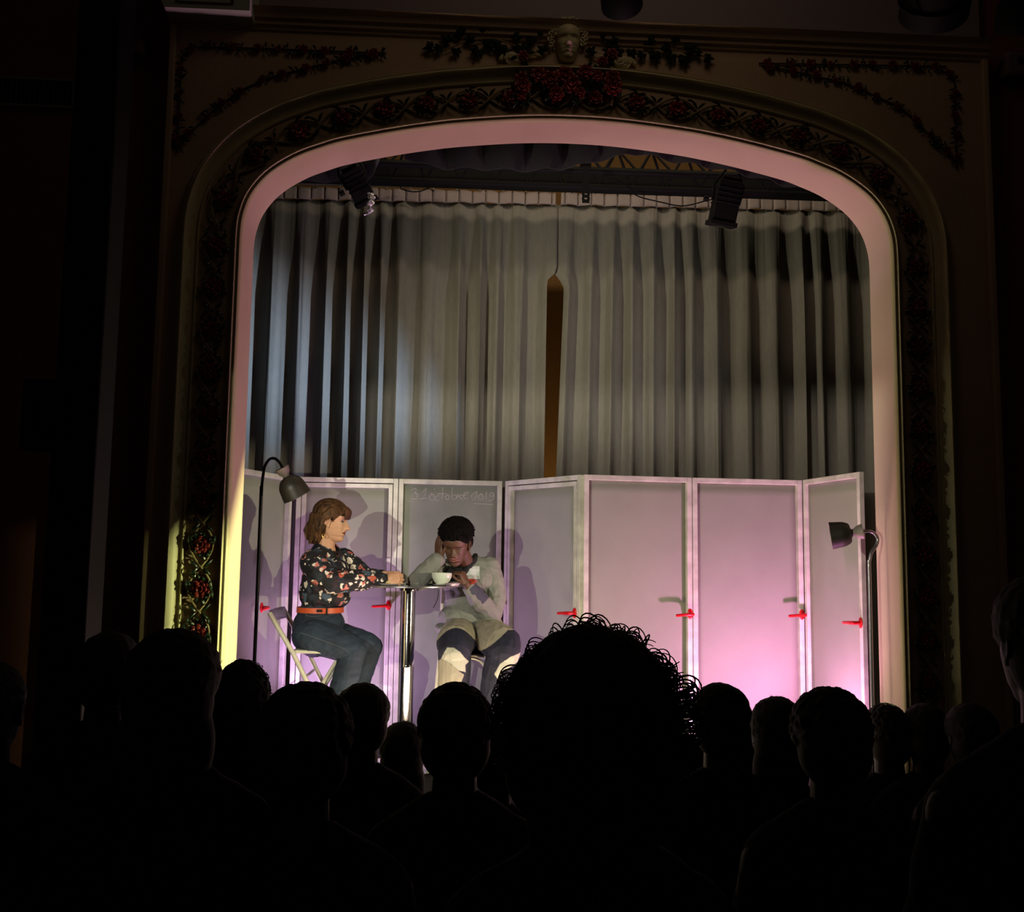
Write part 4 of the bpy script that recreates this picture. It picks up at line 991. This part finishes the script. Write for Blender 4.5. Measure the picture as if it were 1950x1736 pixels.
for i in range(60):
    s = rn.choice((-1, -1, 1)); a0 = rn.uniform(-.05, .07); z0_ = rn.uniform(.05, .12); zt2 = rn.uniform(-.13, .04)
    mb.tube([hp(a0*.7, s*.05, .118-abs(a0)*.2), hp(a0-.01, s*.083, z0_*.7), hp(a0-.05, s*.092, .02), hp(-.05+rn.uniform(-.03, .02), s*.090, min(.01, zt2*.5)), hp(-.06+rn.uniform(-.045, .012), s*.080, zt2)], .0008, 5)
ob('loose_strands', mb, mat('golden_brown_hair', (96, 68, 42), .6, spec=.2), g)
mb = MB(); c = hp(-.012, -.0835, -.088)
mb.tube([c+V((.011*math.cos(t), 0, .011*math.sin(t))) for t in [k*PI/10 for k in range(21)]], .0016, 6); ob('earring', mb, mat('gold_hoop', (230, 180, 80), .2, 1.0), g)
# blouse
mb = MB()
mb.capsule([P(612, 1144, 5.10), P(613, 1128, 5.10), P(615, 1105, 5.10), P(619, 1075, 5.10)], [.106, .116, .110, .094], 24)
mb.ell(P(628, 1092, 5.06), (.100, .11, .10)); mb.ell(P(641, 1106, 5.10), (.085, .10, .085)); mb.ell(P(632, 1136, 5.10), (.094, .10, .062)); mb.ell(P(602, 1072, 5.10), (.080, .12, .075))
mb.capsule([nearS+V((.01, 0, -.01)), P(619, 1056, 5.08), farS+V((-.01, 0, -.01))], [.056, .056, .054])
mb.capsule([nearS+V((0, .01, 0)), nearS.lerp(nearE, .5)+V((-.012, 0, 0)), nearE+V((-.01, 0, 0))], [.060, .062, .058]); mb.capsule([nearE+V((-.01, 0, 0)), nearE.lerp(nearW, .4)+V((0, 0, .002)), nearE.lerp(nearW, .75), nearE.lerp(nearW, .93)], [.058, .054, .044, .034])
mb.capsule([farS, farS.lerp(farE, .5), farE, farE.lerp(farW, .5), farE.lerp(farW, .8)], [.062, .056, .048, .040, .032])
bl = fuse(mb, .0038, 1, 'blouse', .007, 13, (1, 1, 1.1), 2)
# open neck: remove cloth inside the V below the throat
bm = bmesh.new(); bm.from_mesh(bl); NV = P(640, 1046, 5.02)
Fd = V((.80, -.60, 0))
rm = [f for f in bm.faces if ((f.calc_center_median()-P(623, 1040, 5.09)).length < .047) or (f.calc_center_median().z > P(640, 1067, 5.0).z and abs((f.calc_center_median()-P(628, 1060, 5.09)).cross(Fd).z) < .002+(f.calc_center_median().z-P(640, 1066, 5.0).z)*.34 and (f.calc_center_median()-P(622, 1060, 5.09)).dot(Fd) > .02)]
bmesh.ops.delete(bm, geom=rm, context='FACES'); bm.to_mesh(bl); bm.free()
bl.materials.append(BLOUSE); bo = ob('blouse', bl, None, g); s = bo.modifiers.new('t', 'SOLIDIFY'); s.thickness = .003
mb = MB()
ctr = P(624, 1042, 5.085)
for sg in (-1, 1):
    rows = []
    for i in range(13):
        a = PI*(.04+.96*i/12)*sg; dr = Matrix.Rotation(a, 3, 'Z') @ Fd
        inr, outr_ = .056, .088+.016*math.cos(a/2)**8
        zt2 = .018-.050*math.cos(a/2)**4
        rows.append([ctr+dr*inr+V((0, 0, zt2+.006)), ctr+dr*(inr+.006)+V((0, 0, zt2+.012)), ctr+dr*outr_+V((0, 0, zt2-.026-.018*math.cos(a/2)**6))])
    mb.grid(rows)
co = ob('collar', mb, BLOUSE, g); s = co.modifiers.new('t', 'SOLIDIFY'); s.thickness = .004
mb = MB(); b0 = P(566, 1160, 5.10); mb.v = []; rows = []
bc = P(610, 1160, 5.10); aX, aY = .118, .108
for z_, k in ((-.015, 0), (-.015, .006), (.013, .006), (.013, 0)):
    rows.append([bc+V(((aX+k)*math.cos(t), (aY+k)*math.sin(t), z_-.012*math.cos(t)*0)) for t in [i*PI/30 for i in range(61)]])
mb.grid(rows); ob('belt', mb, BELT, g)
mb = MB(); bz = bc+V((.045, -.106, 0))
mb.box(bc+V((.048, -.104, -.001)), (.007, .012, .040), Matrix.Rotation(.4, 3, 'Z')); mb.box(bc+V((.012, -.1155, .0)), (.030, .003, .014), Matrix.Rotation(.1, 3, 'Z')); ob('belt_loop', mb, SCARF, g)
# jeans
mb = MB()
mb.capsule([P(610, 1166, 5.10), P(604, 1190, 5.10), P(602, 1205, 5.10)], [.108, .125, .125], 24); mb.ell(P(592, 1208, 5.10), (.095, .165, .098)); mb.ell(P(628, 1184, 5.10), (.075, .11, .06))
for h_, k_, a_, dy in ((nH, nK, nA, 0), (fH, fK, fA, 0)):
    mid = h_.lerp(k_, .5); sm = k_.lerp(a_, .35)
    mb.capsule([h_, mid+V((0, 0, .004)), k_+V((-.012, 0, 0)), k_+V((.004, 0, -.008))], [.092, .084, .070, .064], 18)
    mb.capsule([k_+V((0, 0, -.01)), sm, k_.lerp(a_, .7), a_+V((0, 0, .0))], [.065, .066, .060, .064], 18)
jn = fuse(mb, .0042, 1, 'jeans', .0045, 12, (1, 1, 1.6), 6); jn.materials.append(JEAN); jo = ob('jeans', jn, None, g)
mb = MB()
mb.tube(catmull([nH+V((-.06, -.105, .03)), nH.lerp(nK, .4)+V((0, -.090, .006)), nH.lerp(nK, .8)+V((0, -.080, .0)), nK+V((-.01, -.072, -.01))], 6), .0014, 5)
mb.tube(catmull([P(582, 1166, 4.97), P(585, 1172, 4.968), P(600, 1174, 4.966), P(612, 1172, 4.972)], 6), .0014, 5); ob('stitching', mb, STITCH, jo)
for a_ in (nA, fA):
    mb = MB(); mb.capsule([a_+V((-.02, 0, -.055)), a_+V((.07, 0, -.060)), a_+V((.15, 0, -.066))], [.036, .034, .026], 14); ob('shoe', mb, SHOE, g)
settle(g, (P(640, 1300, 5.1).x, 5.1, STZ))

# ---- boy facing the hall, head in hand
g = thing('person', 'child with short black curls in grey top, head propped on one hand at the table', 'person')
Rb = frame((-.22, -.88, -.42), (.02, 0, 1)); Ob = P(868.5, 1037, 5.17); SB = .93
bp_ = lambda x, y, z: Ob+Rb @ (V((x, y, z))*SB)
rS, lS = P(847, 1086, 5.34), P(931, 1082, 5.34)
rE, lE = P(797, 1105, 5.14), P(934, 1170, 5.24)
rW_, lW = P(836, 1063, 5.15), P(888, 1112, 5.06)
bpel = P(898, 1205, 5.36); bch = P(890, 1110, 5.36)
rH, lH = P(876, 1208, 5.30), P(920, 1208, 5.30); rK, lK = P(868, 1222, 4.98), P(955, 1224, 5.0)
rA, lA = P(858, 1400, 5.06), P(930, 1400, 5.08); rA.z = lA.z = STZ+.09
mb = MB(); head(mb, Ob, Rb, SB, lips=1.5, nose=.85, open_eye=1.1)
mb.capsule([P(892, 1090, 5.34), P(886, 1072, 5.29), P(878, 1052, 5.22)], [.058, .050, .048]); mb.capsule([rS, lS], [.05, .05]); mb.capsule([bch, P(893, 1150, 5.36), bpel], [.085, .085, .095])
mb.capsule([rS, rE], [.036, .026]); mb.capsule([rE, rW_], [.026, .022]); mb.capsule([lS, P(938, 1105, 5.33), P(941, 1140, 5.30), lE], [.036, .034, .032, .030]); mb.capsule([lE, lW], [.030, .022])
for h_, k_, a_ in ((rH, rK, rA), (lH, lK, lA)): mb.capsule([h_, k_], [.07, .048]); mb.capsule([k_, a_], [.048, .034]); mb.capsule([a_, a_+V((0, -.12, -.05))], [.033, .026])
hand(mb, rW_, (-.06, .02, 1), (.72, .66, 0), (.66, -.72, 0), (.18, .15, .12, .15), .80, thumb=(.6, .8, .1), thumb_curl=.3)
hand(mb, lW, (-.40, -.12, 1), (-.75, .55, -.35), (-.4, -.9, .1), (1.25, 1.3, 1.35, 1.4), .80, thumb=(.5, .8, .5), thumb_curl=.6)
body = fuse(mb, .0027, 1, 'boy_body'); paint(body, [SK_B, LIP_B, DARK, EYEW], face_paint(Ob, Rb, SB, 0, 1, 2, closed=True)); ob('body', body, None, g)
mb = MB(); rn = random.Random(11)
mb.ell(bp_(-.022, 0, .068), (.108*SB, .100*SB, .088*SB), Rb); mb.ell(bp_(-.050, 0, .005), (.070*SB, .094*SB, .080*SB), Rb)
for i in range(520):
    a = rn.uniform(0, 2*PI); t = rn.uniform(-.25, 1); r_ = math.sqrt(max(0, 1-t*t)); x, y = math.cos(a)*r_, math.sin(a)*r_
    if x > .50 and t < -.05: continue
    if t < 0 and x > -.1: continue
    mb.ell(bp_(-.022+.108*x, .100*y, .068+.090*t), (.0085, .0085, .0085), None, 8, 6)
    if rn.random() < .30:
        c0_ = bp_(-.020+.108*x, .100*y, .062+.085*t); d_ = (c0_-bp_(-.02, 0, .06)).normalized(); mb.capsule([c0_, c0_+d_*rn.uniform(.008, .016)], [.004, .0025], 6)
hm = fuse(mb, .0032, 0, 'boy_hair'); hm.materials.append(HAIR_B); ob('hair', hm, None, g)
# grey top
mb = MB()
mb.capsule([P(892, 1192, 5.34), P(892, 1160, 5.34), P(892, 1125, 5.34), P(892, 1100, 5.34)], [.130, .128, .125, .108], 24)
mb.ell(P(865, 1176, 5.32), (.085, .11, .07)); mb.ell(P(922, 1186, 5.32), (.095, .12, .06))
mb.ell(P(892, 1196, 5.30), (.185, .15, .045)); mb.ell(P(870, 1104, 5.34), (.09, .10, .075)); mb.ell(P(918, 1104, 5.34), (.085, .10, .085))
mb.capsule([rS, P(893, 1078, 5.34), lS], [.060, .055, .062])
mb.capsule([rS, rS.lerp(rE, .5), rE], [.062, .058, .054]); mb.capsule([rE, rE.lerp(rW_, .5), rE.lerp(rW_, .9)], [.054, .048, .041])
mb.capsule([lS, P(938, 1105, 5.33), P(941, 1140, 5.30), lE], [.066, .064, .062, .058]); mb.capsule([lE, lE.lerp(lW, .4), lE.lerp(lW, .84)], [.058, .050, .039])
tp = fuse(mb, .0030, 1, 'top', .0075, 12, (1, 1, 1), 4)
cN = P(884, 1072, 5.27)
bibc = P(896, 1100, 5.2)
def top_paint(c, n):
    pz = proj_px(c)
    x, y = pz
    if n.y < .2 and c.y < 5.36:
        if 884 < x < 912 and 1080 < y < 1104 and (x-884) > (1092-y)*.6: return 1
        if 885 < x < 903 and 1101 < y < 1110: return 2
        if 896 < x < 926 and abs((y-1128)-(912-x)*.9) < 12 and x < 926 and 1100 < y < 1150: return 3
    return 0
def proj_px(c):
    q = RW.transposed() @ (c-CAMP); return CX-q.x/q.z*F, CY+q.y/q.z*F
# colours of the print are placed from the cloth's own coordinates round the chest
A1, A2, A3 = P(898, 1092, 5.2), P(895, 1106, 5.2), P(912, 1128, 5.2)
def top_paint(c, n):
    if c.y > 5.33 or n.y > .3: return 0
    dx, dz = c.x-A1.x, c.z-A1.z
    if abs(dx) < .045 and -.03 < dz < .040 and dx > -.03-dz*.3: return 1
    dx, dz = c.x-A2.x, c.z-A2.z
    if (dx/.035)**2+(dz/.016)**2 < 1+.6*noise.noise(c*60): return 2
    dx, dz = c.x-A3.x, c.z-A3.z; u, v_ = (dx-dz)*.707, (dx+dz)*.707
    if abs(v_) < .026+.012*noise.noise(c*35) and abs(u) < .055: return 3
    return 0
paint(tp, [GREYT, PALEBIB, REDP, mat('slate_print', (66, 68, 82), .85)], top_paint); ob('top', tp, None, g)
mb = MB(); mb.capsule([P(850, 1084, 5.28), P(857, 1094, 5.24), P(868, 1098, 5.23), P(882, 1090, 5.235), P(894, 1077, 5.255), P(903, 1065, 5.29), P(905, 1058, 5.34)], [.024, .030, .023, .017, .015, .014, .012], 14)
mb.capsule([P(846, 1086, 5.27), P(838, 1096, 5.25), P(846, 1106, 5.24)], [.03, .034, .03], 12); mb.capsule([P(872, 1086, 5.26), P(890, 1076, 5.28)], [.026, .030], 12)
sf = fuse(mb, .004, 1, 'scarf', .005, 22, seed=3); sf.materials.append(SCARF); ob('scarf', sf, None, g)
mb = MB(); mb.tube(catmull([P(835, 1122, 5.17), P(834, 1136, 5.16), P(830, 1148, 5.16), P(825, 1157, 5.16)], 6), .0022, 6); ob('drawstring', mb, SCARF, g)
# trousers with patches
mb = MB()
mb.ell(bpel+V((0, .02, 0)), (.155, .12, .095))
mb.ell(P(896, 1203, 5.25), (.17, .13, .05))
for h_, k_, a_, kx in ((rH, rK, rA, -.004), (lH, lK, lA, .012)):
    mb.capsule([h_, h_.lerp(k_, .6), k_+V((kx, 0, -.010)), k_+V((kx, -.02, -.03))], [.098, .100, .094, .086], 20)
    mb.capsule([k_+V((kx, -.01, -.03)), k_.lerp(a_, .30)+V((0, -.01, 0)), k_.lerp(a_, .65), a_], [.084, .080, .074, .078], 20)
tr = fuse(mb, .0028, 1, 'trousers', .0055, 11, (1.6, 1, .7), 8)
def world_poly(pts, Y): return [(P(x, y, Y).x, P(x, y, Y).z) for x, y in pts]
def inside(poly, x, z):
    r = False; j = len(poly)-1
    for i in range(len(poly)):
        (x1, z1), (x2, z2) = poly[i], poly[j]
        if (z1 > z) != (z2 > z) and x < (x2-x1)*(z-z1)/(z2-z1)+x1: r = not r
        j = i
    return r
WL = world_poly([(840, 1254), (846, 1240), (852, 1231), (864, 1231), (876, 1239), (884, 1250), (893, 1260), (886, 1266), (887, 1280), (872, 1275), (858, 1262)], 4.92)
SL = world_poly([(835, 1258), (840, 1254), (858, 1262), (872, 1275), (884, 1284), (876, 1305), (870, 1330), (868, 1440), (815, 1440), (820, 1300)], 4.93)
WR = world_poly([(941, 1282), (952, 1262), (972, 1248), (1012, 1236), (1015, 1262), (985, 1262), (960, 1275), (948, 1292)], 4.95)
mid_x = P(912, 1220, 4.97).x; kx_, kz_ = P(869, 1196, 4.92).x, P(869, 1196, 4.92).z; rx_, rz_ = P(963, 1204, 4.94).x, P(963, 1204, 4.94).z
def tr_paint(c, n):
    if c.y > 5.22: return 0
    if c.x < mid_x:
        if c.y < 5.12 and inside(WL, c.x, c.z): return 2
        if c.y < 5.15 and inside(SL, c.x, c.z): return 3
        return 1 if c.z < kz_-7*(c.x-kx_)**2 else 0
    if c.y < 5.12 and inside(WR, c.x, c.z): return 2
    return 1 if c.z < min(rz_+.86*(c.x-rx_), rz_+.01) else 0
paint(tr, [BEIGE, NAVY, WHITEP, mat('stone_grey_cloth', (150, 146, 128), .85)], tr_paint); ob('trousers', tr, None, g)
for a_ in (rA, lA):
    mb = MB(); mb.capsule([a_+V((0, .02, -.055)), a_+V((0, -.07, -.060)), a_+V((0, -.15, -.066))], [.036, .034, .026], 14); ob('shoe', mb, SHOE, g)
settle(g, (P(895, 1300, 5.2).x, 5.2, STZ))

# ================================================================ AUDIENCE
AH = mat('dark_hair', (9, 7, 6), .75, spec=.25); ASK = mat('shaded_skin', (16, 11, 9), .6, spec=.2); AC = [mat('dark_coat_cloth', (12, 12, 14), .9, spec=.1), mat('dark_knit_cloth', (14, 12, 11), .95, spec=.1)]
def floor_at(y): return .34 if y < 1.75 else .24 if y < 2.25 else .12 if y < 2.85 else 0.
def strand(mb, p, d, r, turns, rad, step=.5, th=.001):
    """springy curl starting at p, drifting along d"""
    if th > .0013:                                # an open ring standing off the surface
        o_ = d.normalized(); a_ = o_.orthogonal().normalized(); a_ = Matrix.Rotation(random.random()*6.3, 3, o_) @ a_
        a_ = (a_+V((0, 0, random.uniform(-.3, .3)))).normalized(); c_ = p+o_*rad*random.uniform(-.1, .5); a0 = random.uniform(3.6, 5.2); ln = random.uniform(3.6, 6.4); dr = o_.cross(a_)*rad*random.uniform(-.5, .5)
        mb.tube([c_+(a_*math.cos(a0+ln*k/15)+o_*math.sin(a0+ln*k/15))*rad*(1+.15*k/15)+dr*k/15 for k in range(16)], [th*(1-.5*abs(k-7)/9) for k in range(16)], 5); return
    d = d.normalized(); u = d.orthogonal().normalized(); u = Matrix.Rotation(random.random()*6.3, 3, d) @ u; v = d.cross(u); pts = []
    n = int(turns*2*PI/step)
    for i in range(n+1):
        a = i*step; k = i/n; pts.append(p+d*(r*2.2*k)+u*rad*(math.cos(a)-1)+v*rad*math.sin(a))
    mb.tube(pts, th, 5)
def audience(label, px, top, hw_px, Y, style, seed, sh=.205, hs=1.0, tilt=0., ears=True):
    random.seed(seed); g = thing('person', label, 'person', 'audience seen from behind')
    hw = hw_px*Y/1784; t = P(px, top, Y); fz = floor_at(Y); sc = 1.0
    pad = {'short': .012, 'bald': .0, 'curly': .030, 'bigcurl': .050, 'long': .014, 'fluffy': .020}[style]
    c = V((t.x, Y, t.z-pad-.112)); R_ = frame((tilt, 1, -.02), (0, 0, 1))
    shz = c.z-.22; sx = c.x; hipz = fz+.50
    mb = MB(); head(mb, c, R_, sc, nu=40, nv=44, ears=True)
    mb.capsule([V((sx, Y-.02, c.z-.07)), V((sx, Y-.03, shz+.02))], [.056, .062])
    mb.capsule([V((sx-.15, Y-.03, shz-.05)), V((sx+.15, Y-.03, shz-.05))], [.05, .05])
    mb.capsule([V((sx, Y-.03, shz-.12)), V((sx, Y-.05, hipz))], [.10, .10])
    for s in (-1, 1):
        mb.capsule([V((sx+s*.19, Y-.02, shz-.06)), V((sx+s*.23, Y+.02, shz-.32)), V((sx+s*.13, Y+.22, shz-.44))], [.045, .040, .028])
        hand(mb, V((sx+s*.12, Y+.24, shz-.44)), (-s*.3, 1, -.2), (0, -.1, -1), (-s, 0, 0), (.3, .35, .4, .4), .85)
        q = min(1, (4.24-Y)/.60); mb.capsule([V((sx+s*.10, Y, hipz-.02)), V((sx+s*.13, Y+.42*q, hipz-.02)), V((sx+s*.13, Y+.44*q, fz+.07)), V((sx+s*.13, Y+.56*q, fz+.04))], [.08, .055, .045, .035])
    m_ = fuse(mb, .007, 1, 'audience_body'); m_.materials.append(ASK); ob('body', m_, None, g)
    mb = MB()
    mb.capsule([V((sx-.045, Y-.03, shz+.035)), V((sx-sh+.055, Y-.025, shz-.045))], [.055, .066]); mb.capsule([V((sx+.045, Y-.03, shz+.035)), V((sx+sh-.055, Y-.025, shz-.045))], [.055, .066])
    mb.capsule([V((sx-sh+.07, Y-.03, shz-.08)), V((sx+sh-.07, Y-.03, shz-.08))], [.085, .085])
    mb.ell(V((sx, Y-.03, (shz+hipz)/2-.03)), (sh*.88, .15, (shz-hipz)/2+.06))
    for s in (-1, 1): mb.capsule([V((sx+s*(sh-.045), Y-.02, shz-.06)), V((sx+s*(sh+.02), Y+.01, shz-.32)), V((sx+s*.14, Y+.20, shz-.43))], [.068, .058, .045])
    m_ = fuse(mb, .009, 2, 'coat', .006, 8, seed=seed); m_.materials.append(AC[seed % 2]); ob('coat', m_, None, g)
    # hair
    hp_ = lambda x, y, z: c+R_ @ (V((x, y, z))*sc)
    k = max(hw-.004, .075) if style != 'bigcurl' else .120
    mb = MB()
    if style != 'bald':
        fx = (k/.085)
        mb.ell(hp_(-.015, 0, .035), (.098+pad, k, .080+pad), R_, 28, 18); mb.ell(hp_(-.035, 0, -.02), (.075+pad*.8, k*.95, .080+pad*.6), R_, 28, 18)
        if style == 'bigcurl':
            for s in (-1, 1): mb.ell(hp_(-.02, s*.088, .026), (.075, .052, .070), R_, 24, 16); mb.ell(hp_(-.03, s*.085, -.04), (.07, .05, .07), R_, 24, 16)
            mb.ell(hp_(-.045, 0, -.10), (.085, k*.86, .13), R_, 28, 18)
        if style == 'curly': mb.ell(hp_(-.035, 0, -.09), (.075, k*1.0, .12), R_, 28, 18)
        if style == 'long': mb.ell(hp_(-.035, 0, -.10), (.070, k*1.02, .13), R_, 28, 18)
        n_ = {'short': 260, 'curly': 420, 'bigcurl': 700, 'long': 160, 'fluffy': 320}[style]; rb = {'short': .006, 'curly': .012, 'bigcurl': .017, 'long': .006, 'fluffy': .009}[style]
        for i in range(n_):
            a = random.uniform(0, 2*PI); tt = random.uniform(-.35, 1); r_ = math.sqrt(1-tt*tt); x, y = math.cos(a)*r_, math.sin(a)*r_
            if x > .5 and tt < .3: continue
            mb.ell(hp_(-.015+(.096+pad)*x, k*.98*y, .035+(.078+pad)*tt), (rb, rb, rb), None, 8, 6)
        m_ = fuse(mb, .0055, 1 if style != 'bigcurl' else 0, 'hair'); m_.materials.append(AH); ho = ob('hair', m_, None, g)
        mb = MB(); n2, rad, trn, th = {'short': (26, .003, .35, .0005), 'curly': (300, .012, 1.3, .0015), 'bigcurl': (340, .021, 1.0, .0019), 'long': (30, .006, .3, .0005), 'fluffy': (120, .006, .6, .0005)}[style]
        for i in range(n2):
            a = random.uniform(0, 2*PI); tt = random.uniform(-.2, 1); r_ = math.sqrt(1-tt*tt); x, y = math.cos(a)*r_, math.sin(a)*r_
            if x > .5 and tt < .3: continue
            p0 = hp_(-.015+(.094+pad)*x, (k-.002)*y, .035+(.076+pad)*tt); d_ = (p0-hp_(-.015, 0, .03)).normalized()
            if style == 'bigcurl':
                if i % 2: sd = random.choice((-1, 1)); th_ = random.uniform(-1.2, 1.6); p0 = hp_(-.02+random.uniform(-.06, .03), sd*(.086+.050*math.cos(th_)), .030+.070*math.sin(th_)); d_ = (p0-hp_(-.02, 0, .03)).normalized()
                st_ = random.getstate()
                for w3 in range(3):
                    random.setstate(st_); strand(mb, p0+V((.004*w3, .003*w3, .0045*(w3-1))), d_, rad*.7, trn, (.010+.011*((i*37) % 11)/11)+.0012*w3, .45, .0014)
                continue
            strand(mb, p0, (d_+V((random.uniform(-.7, .7), random.uniform(-.7, .7), random.uniform(-.5, .5)))), rad*.7, trn*random.uniform(.7, 1.3), rad*random.uniform(.6, 1.1), .45, th)
        ob('loose_curls', mb, AH, ho)
    settle(g, (sx, Y, fz)); return g
AUD = [
 ('low head mostly hidden between the big curly head and the rounded head', 1306, 1400, 47, 3.6, 'short', 41),
 ('low head mostly hidden behind the rounded head and the swept haired head', 1428, 1392, 46, 3.65, 'short', 42),
 ('low head mostly hidden left of the big curly head', 945, 1392, 46, 3.6, 'short', 43),
 ('low head mostly hidden left of the table column', 640, 1400, 46, 3.65, 'short', 44),
 ('dark haired head at the far left edge of the audience', -8, 1262, 50, 2.62, 'short', 21),
 ('dark head half hidden behind the large smooth head at left', 214, 1203, 55, 2.9, 'short', 22),
 ('large smooth dark head at left in front of the carved jamb', 337, 1198, 88, 2.0, 'long', 23),
 ('small curly head beside the foot of the left jamb', 464, 1262, 50, 3.0, 'curly', 24),
 ('broad dark head in front of the woman\'s chair', 585, 1303, 90, 2.02, 'fluffy', 25),
 ('short haired head just left of the table column', 692, 1301, 53, 3.25, 'short', 26),
 ('low small head below the table column', 768, 1374, 44, 3.75, 'long', 27),
 ('dark wavy head below the child', 869, 1303, 71, 2.5, 'fluffy', 28),
 ('big head of loose dark curls in the middle of the audience', 1124, 1207, 150, 1.5, 'bigcurl', 29),
 ('rounded dark head right of the big curly head', 1370, 1301, 57, 3.0, 'short', 30),
 ('low dark head with a swept strand, left of the broad head', 1478, 1327, 54, 3.1, 'long', 31),
 ('broad dark head with flyaway hairs before the brightest pink panel', 1577, 1311, 74, 2.4, 'fluffy', 32),
 ('small head right of the broad flyaway head, at the right jamb', 1686, 1341, 40, 3.8, 'fluffy', 33),
 ('dim head in front of the right carved jamb', 1758, 1340, 41, 3.7, 'short', 34),
 ('dim head right of the carved jamb in the lower right', 1845, 1340, 47, 3.5, 'short', 35),
 ('tall dark head cut off by the right edge of the picture', 1988, 1092, 100, 1.62, 'short', 36),
]
for row in AUD: audience(*row)
